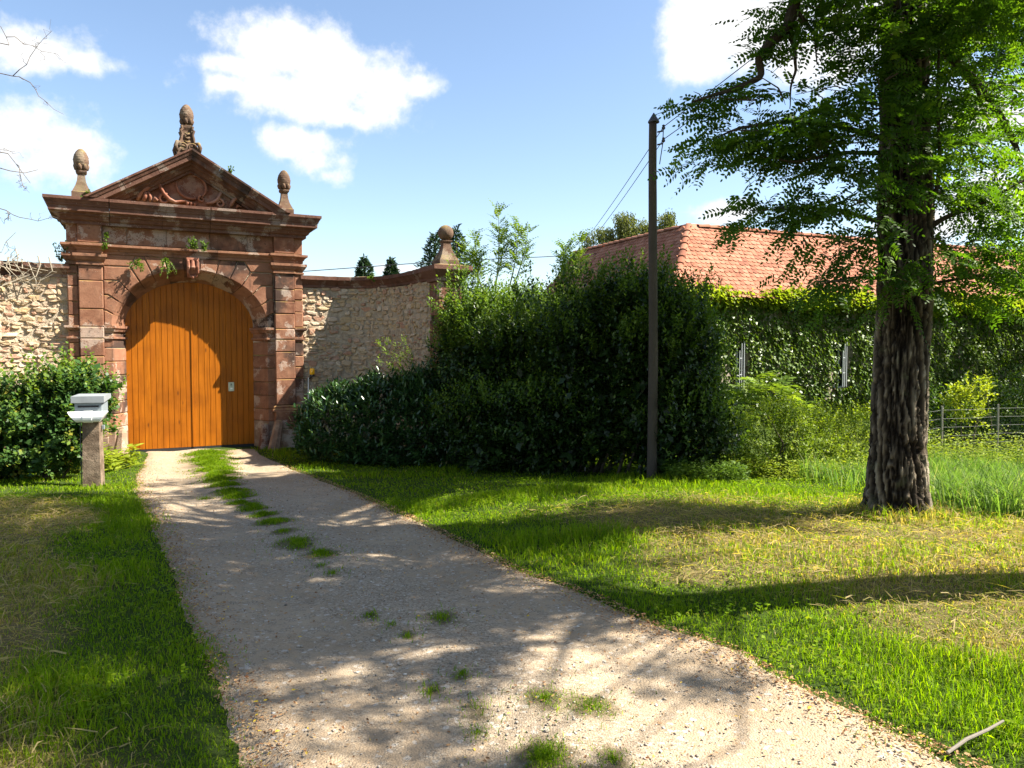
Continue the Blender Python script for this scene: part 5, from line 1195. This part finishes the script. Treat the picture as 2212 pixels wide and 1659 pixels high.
row_tree('robinia standing beside the shaded end of the outbuilding', (20.5, 22.5), 9.5, (.0, .0), 3.6, 80, 63, 93, 3.0, 99.0, (0, 0), 12.2)

# ------------------------------------------------------------------ trees behind the wall and the roof
def conifer(label, x, ytop, Yd, half, seed, hgt):
    rng = np.random.default_rng(seed); tip = at(x, ytop, Yd); b = np.array([tip[0], tip[1], tip[2] - hgt]); root = thing('fir_tree', label, 'tree', (float(b[0]), float(b[1]), float(b[2])), 0, 'conifers behind the wall'); mb = MB(); mb.add(*tube([b, tip], [.16, .012], 7)); mb.out('trunk', M['stem'], root)
    n = 5000; f = rng.random(n) ** .75; az = rng.uniform(0, 6.28, n); lay_ = np.floor(f * hgt / .3); az = np.round(az / 1.05 + lay_ * .37) * 1.05 + rng.normal(0, .12, n) + lay_ * 1.7; rad = half * (f + .02) * rng.random(n) ** .6 * (1 + .25 * np.sin(lay_ * 2.3))
    P = np.stack([tip[0] + rad * np.cos(az), tip[1] + rad * np.sin(az), tip[2] - f * hgt - rad * .18 + .05 * rng.normal(size=n)], -1); D = nrm(np.stack([np.cos(az), np.sin(az), 0 * az + .25], -1) + rng.normal(0, .55, (n, 3)))
    L = rng.uniform(.1, .22, n); V, F = leaves(P, D, rvec(n, rng), L, L * .3); mk('crown', V, F, M['leaf_fir'], root, {'v': np.repeat(rng.random(n), 6)}, kind='stuff')
conifer('small conifer tip showing above the coping between gateway and pier', 787, 556, 30, 1.35, 101, 3.0)
conifer('tiny olive conifer tip next to the bright cloud above the coping', 845, 560, 32, 1.15, 102, 3.0)
conifer('dark blue-green conifer touching the left side of the pier ball', 940, 506, 27, 2.1, 103, 4.0); conifer('conifer standing behind the pier ball and pedestal', 985, 493, 28, 2.0, 104, 4.5)
def birch(label, blobs, Yd, seed):
    rng = np.random.default_rng(seed); k = Yd / F_; c0 = at(blobs[0][0], blobs[0][1], Yd); b = (float(c0[0]), float(c0[1]), -.5); root = thing('birch_tree', label, 'tree', b); mb = MB(); Ps = []; Ds = []
    mb.add(*tube([b, (c0[0], c0[1], c0[2] * .5), c0], [.2, .13, .03], 8))
    for x, y, rx, ry, n in blobs:
        c = at(x, y, Yd); mb.add(*tube([(c0[0] * .7 + c[0] * .3, c0[1], c0[2] * .55), (c0 + c) / 2 - [0, 0, .5], c], [.06, .04, .01], 5))
        for q in range(n):
            s_ = c + rvec(1, rng)[0] * np.array([rx, 30, ry]) * k * rng.random() ** .4; ln = rng.uniform(.5, 1.4); m_ = 16; f = rng.random(m_); Ps.append(s_ + np.stack([.05 * rng.normal(size=m_) + .1 * f, .05 * rng.normal(size=m_), -ln * f], -1)); Ds.append(rng.normal(0, .4, (m_, 3)) + [0, 0, -1])
    P = np.concatenate(Ps); n = len(P); L = rng.uniform(.07, .12, n); V, F = leaves(P, np.concatenate(Ds), rvec(n, rng), L, L * .6); mk('crown', V, F, M['leaf_birch'], root, {'v': np.repeat(rng.random(n), 6)}, kind='stuff'); mb.out('trunk', M['pale_twig'], root)
birch('pale weeping birch rising behind the tile roof ridge', [(1350, 468, 26, 16, 150), (1395, 482, 32, 14, 120), (1440, 466, 20, 18, 140), (1300, 496, 25, 10, 90), (1270, 508, 14, 8, 50), (1355, 496, 60, 12, 170), (1430, 492, 30, 12, 110)], 38, 111)
# bare tree at the left, its dead twigs reaching into view
rng = np.random.default_rng(121); root = thing('bare_tree', 'leafless grey twigs reaching in over the sunlit rubble wall', 'tree', (-7.6, 8.6, -.1)); mb = MB(); mb.add(*tube([(-7.6, 8.6, -.2), (-7.55, 8.6, 1.5), (-7.7, 8.6, 3.2), (-7.6, 8.6, 5.5), (-7.7, 8.6, 7)], [.14, .12, .1, .07, .02], 9), .4); mb.out('trunk', M['dry_twig'], root)
mb = MB()
def twig(P, r, depth):
    P = np.asarray(P, float); n = 7; t_ = np.linspace(0, len(P) - 1, n); i0 = np.minimum(t_.astype(int), len(P) - 2); f = (t_ - i0)[:, None]; Q = P[i0] * (1 - f) + P[i0 + 1] * f; Q[1:] += rng.normal(0, .02, (n - 1, 3)); mb.add(*tube(Q, np.linspace(r, r * .35, n), 5))
    if depth > 0:
        for q in (2, 3, 4, 5):
            if rng.random() < .8:
                dr = nrm(Q[-1] - Q[0]); e_ = Q[q] + (dr * .6 + rng.normal(0, .55, 3) * [1, .3, 1]) * np.linalg.norm(Q[-1] - Q[0]) * .2; twig([Q[q], (Q[q] + e_) / 2 + rng.normal(0, .02, 3), e_], r * .55, depth - 1)
for (p1, p2, z0) in (((20, 90), (10, 60), 5.2), ((25, 165), (48, 170), 4.9), ((12, 330), (60, 395), 4.0), ((25, 360), (75, 372), 3.9), ((10, 450), (45, 470), 3.6), ((5, 540), (30, 500), 3.4)):
    Yd = 8.6; mb = MB(); m_ = at(p1[0], p1[1], Yd); e_ = at(p2[0], p2[1], Yd + rng.normal(0, .15)); twig([(-7.65, 8.6, z0), (np.array([-7.65, 8.6, z0]) + m_) / 2 + [0, 0, .15], m_, e_], .009, 2); mb.out('branch', M['dry_twig'], root)
rng = np.random.default_rng(122); mb = MB(); root = thing('dry_climber', 'dry pale climber stems clinging to the coping of the sunlit wall', 'climber', tuple(GL(fL([1.0], .1, 3.3))[0]), GA)
for k in range(12):
    s0 = rng.uniform(.3, 1.5); P = [GL(fL([s0 + q * rng.uniform(-.5, .6)], .16 + .06 * rng.random(), 3.85 - .5 * q + .12 * rng.normal()))[0] for q in np.linspace(0, 1, 6)]; mb.add(*tube(P, np.linspace(.013, .004, 6), 5))
mb.out('stems', M['pale_twig'], root)

# ------------------------------------------------------------------ small plants rooted in the gateway
def tuftplant(label, p, n, L, hang, seed, mat='leaf_bright'):
    rng = np.random.default_rng(seed); p = np.array(p, float); root = thing('fern_plant', label, 'plant', tuple(GL(p)[0]), GA); ps = []; ds = []
    mb = MB()
    for k in range(n):
        d_ = np.array([rng.normal(0, .6), -.5 - rng.random() * .4, rng.normal(.3 - hang, .5)]); d_ = nrm(d_) * L * rng.uniform(.5, 1.1); C = np.array([p + d_ * q - np.array([0, 0, hang * L * q * q]) for q in np.linspace(0, 1, 7)]); mb.add(*tube(GL(C), .0035, 3))
        for q in C[1:]:
            for _ in range(3): ps.append(q + rng.normal(0, .008, 3)); ds.append(d_ / L + rng.normal(0, .7, 3))
    ps = GL(np.array(ps)); m_ = len(ps); Ls = rng.uniform(.028, .055, m_); V, F = leaves(ps, nrm(np.array(ds)) @ GR.T, nrm(rng.normal(0, .5, (m_, 3)) + [0, 0, .7]), Ls, Ls * .6); mk('fronds', V, F, M[mat], root, {'v': np.repeat(rng.random(m_), 6)}, kind='stuff'); mb.out('stalks', M['green_stem'], root, kind='stuff')
tuftplant('small green fern on the architrave right of the keystone', (.02, -.64, 4.23), 14, .17, -.3, 131); tuftplant('smaller fern on the architrave beside the other fern', (.22, -.64, 4.23), 8, .13, -.3, 132)
tuftplant('trailing weed hanging from the arch left of the keystone', (-.5, -.56, 4.0), 14, .22, .9, 133); tuftplant('yellowish fern in the spandrel joint above the left arch', (-1.02, -.55, 3.87), 12, .17, .4, 134)
tuftplant('tiny plant at the left end of the architrave', (-1.6, -.64, 4.18), 6, .1, .2, 135); tuftplant('leafy weed at the left pilaster under the cornice', (-1.58, -.57, 4.38), 6, .1, .2, 136); tuftplant('dark little plant on the coping beside the gateway', (-2.36, -.45, 3.86), 12, .22, -.8, 137, 'leaf_privet'); tuftplant('green tuft at the foot of the left pine cone finial', (-1.86, -.72, 5.08), 8, .12, -.2, 138)
tuftplant('small plant in the coping of the curved wall', tuple(fR([1.75], .15, 3.78)[0]), 8, .13, .4, 139); tuftplant('dry little weed on the sloping pediment edge', (.75, -.85, 5.78), 7, .12, -.4, 140)
# ------------------------------------------------------------------ grass, straw, litter, pebbles
rng = np.random.default_rng(201)
def blades(P, h, wd, lean, v, name, mat='grass_blade', label=None, spread=None):
    n = len(P); an = rng.uniform(0, 6.28, n); D = np.stack([np.cos(an), np.sin(an), 0 * an], -1); sa_ = rng.uniform(0, 6.28, n); S = np.stack([np.cos(sa_), np.sin(sa_), 0 * sa_], -1)
    h = h[:, None]; wd = wd[:, None] * .5; ln = lean[:, None]; up = np.array([0, 0, 1.0])
    m1 = P + up * h * .55 * (1 - .25 * ln) + D * h * .22 * ln; tp = P + up * h * (1 - .62 * np.clip(ln, 0, 1.4)) + D * h * .85 * ln
    V = np.stack([P - S * wd, P + S * wd, m1 + S * wd * .8, m1 - S * wd * .8, tp], 1).reshape(-1, 3); b = (np.arange(n) * 5)[:, None]
    F = np.concatenate([b + [[0, 1, 2]], b + [[0, 2, 3]], b + [[3, 2, 4]]])
    return mk(name, V, F, M[mat], None, {'v': np.repeat(v, 5)}, kind='stuff', label=label, origin=(float(P[:, 0].mean()), float(P[:, 1].mean()), 0.0))
def region(n, x0, x1, y0, y1, power=0):
    """random ground points, kept inside the camera's wider field"""
    y = y0 + (y1 - y0) * rng.random(n); x = rng.uniform(x0, x1, n); ok = np.abs(x) < y * .74 + .7; return x[ok], y[ok]
def drive_d(x, y): 
    e1 = .4 * (fbm(np.stack([x * 2.5, y * 2.5, 0 * x], -1), 4) - .5)
    return np.where(y < 16.2, np.maximum(xl(y) - x, x - xr(y)), 1.0) + e1
gx_, gy_ = GO[0], GO[1]
def behind_gate(x, y): 
    n_ = (x - gx_) * .459 - (y - gy_) * .889; return n_ < .5
def lawn(n, y0, y1, hmin, hmax, wd, name, label, hm=1.0):
    x, y = region(n, -y1 * .8 - 1, y1 * .8 + 1, y0, y1); dd = drive_d(x, y); ok = ((dd > .0) | ((dd > -.14) & (rng.random(len(x)) < .22))) & ~behind_gate(x, y) & ~((x > 4.9) & (y > 9)); x, y, dd = x[ok], y[ok], dd[ok]
    st = straw(x, y); n = len(x); cl = fbm(np.stack([x * 2.2, y * 2.2, 0 * x + 2], -1), 3)
    dry = rng.random(n) < st * .64 + .02
    lc = fbm(np.stack([x * .9, y * .9, 0 * x + 14], -1), 3); h = (hmin + (hmax - hmin) * rng.random(n) ** 1.3) * (.4 + 1.1 * cl) * (.5 + .85 * sstep(.42, .7, lc)) * np.where(dry, .8, 1) * (.35 + .65 * sstep(0, .25, dd)) * hm; h = h * (1 - .35 * st)
    lean = np.where(dry, rng.uniform(.5, 1.05, n), rng.uniform(.2, 1.05, n)); v = np.where(dry, rng.uniform(.76, 1.0, n), np.clip(rng.normal(.38, .15, n) + .25 * (cl - .5) + .2 * st, 0, .68))
    P = np.stack([x, y, gzn(x, y) - .004], -1); return blades(P, h, np.full(n, wd) * rng.uniform(.7, 1.3, n), lean, v, name, label=label)
lawn(165000, 1.6, 5.2, .05, .15, .0052, 'grass', 'short green grass and cut hay along the near drive')
lawn(160000, 5.2, 9.5, .05, .15, .0075, 'grass', 'short grass and cut hay around the robinia trunk')
lawn(145000, 9.5, 17.5, .05, .13, .013, 'grass', 'short green grass in front of the shrubs and gateway')
# cut hay lying flat
x, y = region(120000, -9, 7, 1.6, 9.6); st = straw(x, y); ok = (rng.random(len(x)) < st * .8) & (drive_d(x, y) > .1); x, y = x[ok], y[ok]; n = len(x); an = rng.uniform(0, 6.28, n); L = rng.uniform(.05, .17, n); w_ = rng.uniform(.0012, .0026, n) * (.7 + y * .08)
D = np.stack([np.cos(an), np.sin(an), rng.normal(0, .22, n)], -1); P = np.stack([x, y, gzn(x, y) + rng.uniform(.01, .07, n)], -1); S = np.stack([-np.sin(an), np.cos(an), rng.normal(0, .5, n)], -1) * w_[:, None]
mid = P + D * L[:, None] * .5 + np.stack([0 * x, 0 * x, rng.uniform(0, .02, n)], -1); tp = P + D * L[:, None]
V = np.stack([P - S, P + S, mid + S, mid - S, tp], 1).reshape(-1, 3); b = (np.arange(n) * 5)[:, None]; F = np.concatenate([b + [[0, 1, 2]], b + [[0, 2, 3]], b + [[3, 2, 4]]])
mk('hay', V, F, M['grass_blade'], None, {'v': np.repeat(rng.uniform(.72, 1, n), 5)}, kind='stuff', label='dry cut hay lying loose on the grass')
# tall meadow grass on the right
x, y = region(95000, 2.8, 13, 7.0, 14.0); wv = fbm(np.stack([x * .8, y * .8, 0 * x + 7], -1), 3) - .5
m_ = np.maximum(sstep(4.3, 5.0, x + wv * 1.5) * sstep(6.6, 7.6, y + wv), sstep(10.6, 11.6, y + wv) * sstep(4.6, 5.4, x + wv)); ok = rng.random(len(x)) < m_; x, y, wv = x[ok], y[ok], wv[ok]; n = len(x)
h = rng.uniform(.25, .62, n) * (.75 + .9 * (wv + .1)); v = np.clip(rng.normal(.45, .2, n) + (rng.random(n) < .1) * .35, 0, 1)
blades(np.stack([x, y, gzn(x, y) - .01], -1), h, rng.uniform(.008, .015, n) * (.6 + y * .05), rng.uniform(.2, 1.0, n), v, 'tall_grass', 'meadow_blade', label='tall pale meadow grass beyond the robinia')
# yellow-green weeds in the meadow
def weeds(n, x0, x1, y0, y1, hgt, seed, name, label, mat='leaf_weed', vmu=.6, L=.055):
    r2 = np.random.default_rng(seed); x = r2.uniform(x0, x1, n); y = r2.uniform(y0, y1, n); wv = fbm(np.stack([x * 1.1, y * 1.1, 0 * x + 4], -1), 3); h = hgt * (.45 + .9 * wv) * r2.uniform(.6, 1.1, n); ps = []; ds = []
    for j in range(9):
        f = (j + 1) / 9; an = j * 2.4 + r2.random(n); ps.append(np.stack([x + .02 * r2.normal(size=n), y + .02 * r2.normal(size=n), gz(x, y) + h * f], -1)); ds.append(np.stack([np.cos(an), np.sin(an), .35 + 0 * an], -1))
    P = np.concatenate(ps); D = np.concatenate(ds); m_ = len(P); Ls = r2.uniform(.6, 1.3, m_) * L; V, F = leaves(P, D, nrm(np.array([[0, 0, 1.0]]) + r2.normal(0, .3, (m_, 3))), Ls, Ls * .42)
    mk(name, V, F, M[mat], None, {'v': np.repeat(np.clip(r2.normal(vmu, .2, m_), 0, 1), 6)}, kind='stuff', label=label, origin=(float(x.mean()), float(y.mean()), -.4))
weeds(2300, 5.2, 11.5, 11.2, 13.9, .62, 301, 'weeds', 'yellow-green weeds in front of the wire fence'); weeds(500, 3.6, 5.6, 10.4, 12.6, .4, 302, 'weeds', 'weeds around the low green shrub')
weeds(420, 2.2, 3.3, 10.4, 11.2, .25, 303, 'weeds', 'low weeds at the foot of the dark evergreen shrub', 'leaf_bright', .4); weeds(220, -8.2, -6.7, 12.4, 13.6, .4, 304, 'weeds', 'pale strap-leaved weeds behind the stone post', 'leaf_weed', .7, .13)
# longer grass left standing round the foot of the trunk
n = 2600; an = rng.uniform(0, 6.28, n); rr_ = .24 + np.abs(rng.normal(0, .16, n)); x = TA[0] + rr_ * np.cos(an); y = TA[1] + rr_ * np.sin(an); cl = fbm(np.stack([x * 4, y * 4, 0 * x], -1), 3); ok = cl > .42; x, y, cl = x[ok], y[ok], cl[ok]; n = len(x)
blades(np.stack([x, y, gzn(x, y) - .01], -1), rng.uniform(.08, .26, n) * (.4 + cl), rng.uniform(.005, .008, n), rng.uniform(.3, 1.1, n), np.where(rng.random(n) < .6, rng.uniform(.74, 1, n), rng.uniform(.2, .6, n)), 'grass', label='longer dry grass round the foot of the robinia trunk')
# grass tufts in the middle of the drive
n = 60000; k = rng.integers(0, len(TUFTS), n); T_ = np.array(TUFTS); ar = T_[:, 2] ** 2; k = rng.choice(len(TUFTS), n, p=ar / ar.sum()); rr_ = T_[k, 2] * np.abs(rng.normal(0, .62, n)); an = rng.uniform(0, 6.28, n); x = T_[k, 0] + rr_ * np.cos(an); y = T_[k, 1] + rr_ * np.sin(an) * 1.25; cl = fbm(np.stack([x * 7, y * 7, 0 * x], -1), 3); ok = (cl > .34 + .16 * (rr_ / T_[k, 2]) ** 1.5) & ((T_[k, 2] > .13) | (rng.random(len(k)) < .35)); x, y, k, cl, rr_ = x[ok], y[ok], k[ok], cl[ok], rr_[ok]; n = len(x)
blades(np.stack([x, y, dz(x, y) - .005], -1), rng.uniform(.025, .085, n) * (.5 + cl) * np.clip(1.2 - .55 * rr_ / T_[k, 2], .3, 1.2) * (.6 + np.minimum(1, T_[k, 2] * 3)) * .8, rng.uniform(.004, .006, n) * (.6 + y * .075), rng.uniform(.3, 1.2, n), np.clip(rng.normal(.34, .15, n), 0, .7), 'grass', label='grass tufts growing along the middle of the drive')
n = 2600; t_ = rng.choice(14, n); ar = T_[14:, 2] ** 1.2; k = 14 + rng.choice(len(TUFTS) - 14, n, p=ar / ar.sum()); rr_ = T_[k, 2] * np.abs(rng.normal(0, 1.3, n)); an = rng.uniform(0, 6.28, n); x = T_[k, 0] + rr_ * np.cos(an); y = T_[k, 1] + rr_ * np.sin(an)
blades(np.stack([x, y, dz(x, y) - .005], -1), rng.uniform(.02, .07, n), rng.uniform(.003, .005, n), rng.uniform(.3, 1.2, n), np.clip(rng.normal(.36, .15, n), 0, .7), 'grass', label='small grass tufts in the near drive gravel')
# leaf litter along the edges of the drive
n = 16000; y = rng.uniform(1.8, 15.5, n) ** 1.0; y = 1.8 + (y - 1.8) * rng.random(n) ** .4; sd_ = rng.random(n) < .42; off_ = np.abs(rng.normal(0, .16, n)) - .06; x = np.where(sd_, xl(y) + off_, xr(y) - off_); sc_ = rng.random(n) < .24; x = np.where(sc_, xl(y) + (xr(y) - xl(y)) * rng.random(n), x)
an = rng.uniform(0, 6.28, n); D = np.stack([np.cos(an), np.sin(an), rng.normal(0, .25, n)], -1); L = rng.uniform(.01, .026, n); V, F = leaves(np.stack([x, y, dz(x, y) + .008 + .01 * rng.random(n)], -1), D, nrm(np.array([[0, 0, 1.0]]) + rng.normal(0, .4, (n, 3))), L, L * .5, fold=.3)
mk('leaf_litter', V, F, M['litter'], None, {'v': np.repeat(np.clip(rng.normal(.5, .25, n), 0, 1), 6)}, kind='stuff', label='brown fallen leaflets gathered along the drive edges')
# loose gravel
n = 7500; y = 1.8 + 10 * rng.random(n) ** 1.7; u_ = np.clip(np.where(rng.random(n) < .45, rng.normal(.5, .13, n), rng.random(n)), .01, .99); x = xl(y) + (xr(y) - xl(y)) * u_; r_ = rng.gamma(1.8, .0016, n) + .002; r_ = np.minimum(r_, .014)
oc = np.array([(1, 0, 0), (0, 1, 0), (-1, 0, 0), (0, -1, 0), (.15, .1, .75), (0, 0, -.4)]); sc3 = r_[:, None, None] * rng.uniform(.6, 1.4, (n, 6, 1)); an = rng.uniform(0, 6.28, n); c_, s_ = np.cos(an)[:, None], np.sin(an)[:, None]
Vo = oc[None] * sc3; V = np.stack([Vo[..., 0] * c_ - Vo[..., 1] * s_, Vo[..., 0] * s_ + Vo[..., 1] * c_, Vo[..., 2]], -1) + np.stack([x, y, dz(x, y) + .004], -1)[:, None, :]
tf = np.array([(0, 1, 4), (1, 2, 4), (2, 3, 4), (3, 0, 4), (1, 0, 5), (2, 1, 5), (3, 2, 5), (0, 3, 5)]); F = ((np.arange(n) * 6)[:, None, None] + tf[None]).reshape(-1, 3)
mk('loose_gravel', V.reshape(-1, 3), F, M['pebble'], None, {'v': np.repeat(rng.random(n), 6)}, kind='stuff', label='loose pebbles lying on the drive')
# clover and broad-leaved weeds in the turf
n = 9000; x, y = region(n * 2, -9, 9, 1.8, 10.5); cl = fbm(np.stack([x * 1.3, y * 1.3, 0 * x + 11], -1), 3); ok = (drive_d(x, y) > .05) & (cl > .5) & (straw(x, y) < .6); x, y = x[ok], y[ok]; n = len(x); ps = []; ds = []
for j in range(3): an = j * 2.1 + rng.random(n) * .6; ps.append(np.stack([x, y, gzn(x, y) + rng.uniform(.03, .08, n)], -1)); ds.append(np.stack([np.cos(an), np.sin(an), .1 + 0 * an], -1))
P = np.concatenate(ps); m_ = len(P); L = rng.uniform(.014, .034, m_); V, F = leaves(P, np.concatenate(ds), nrm(np.array([[0, 0, 1.0]]) + rng.normal(0, .3, (m_, 3))), L, L * .9, kite=True); mk('clover', V, F, M['grass_blade'], None, {'v': np.repeat(np.clip(rng.normal(.42, .15, m_), 0, .7), 4)}, kind='stuff', label='clover and small broad-leaved weeds in the turf')
# bleached stick at the grass edge
s0 = np.array([1.80, 3.06, .035]); s1 = np.array([2.12, 3.2, .10]); V, F = tube([s0, s0 * .65 + s1 * .35 + [0, .008, .004], s0 * .3 + s1 * .7, s1], [.007, .008, .007, .005], 8); mk('stick', V, F, M['bleached_stick'], None, origin=tuple(s0), label='bleached white stick lying at the grass edge of the drive', category='stick')
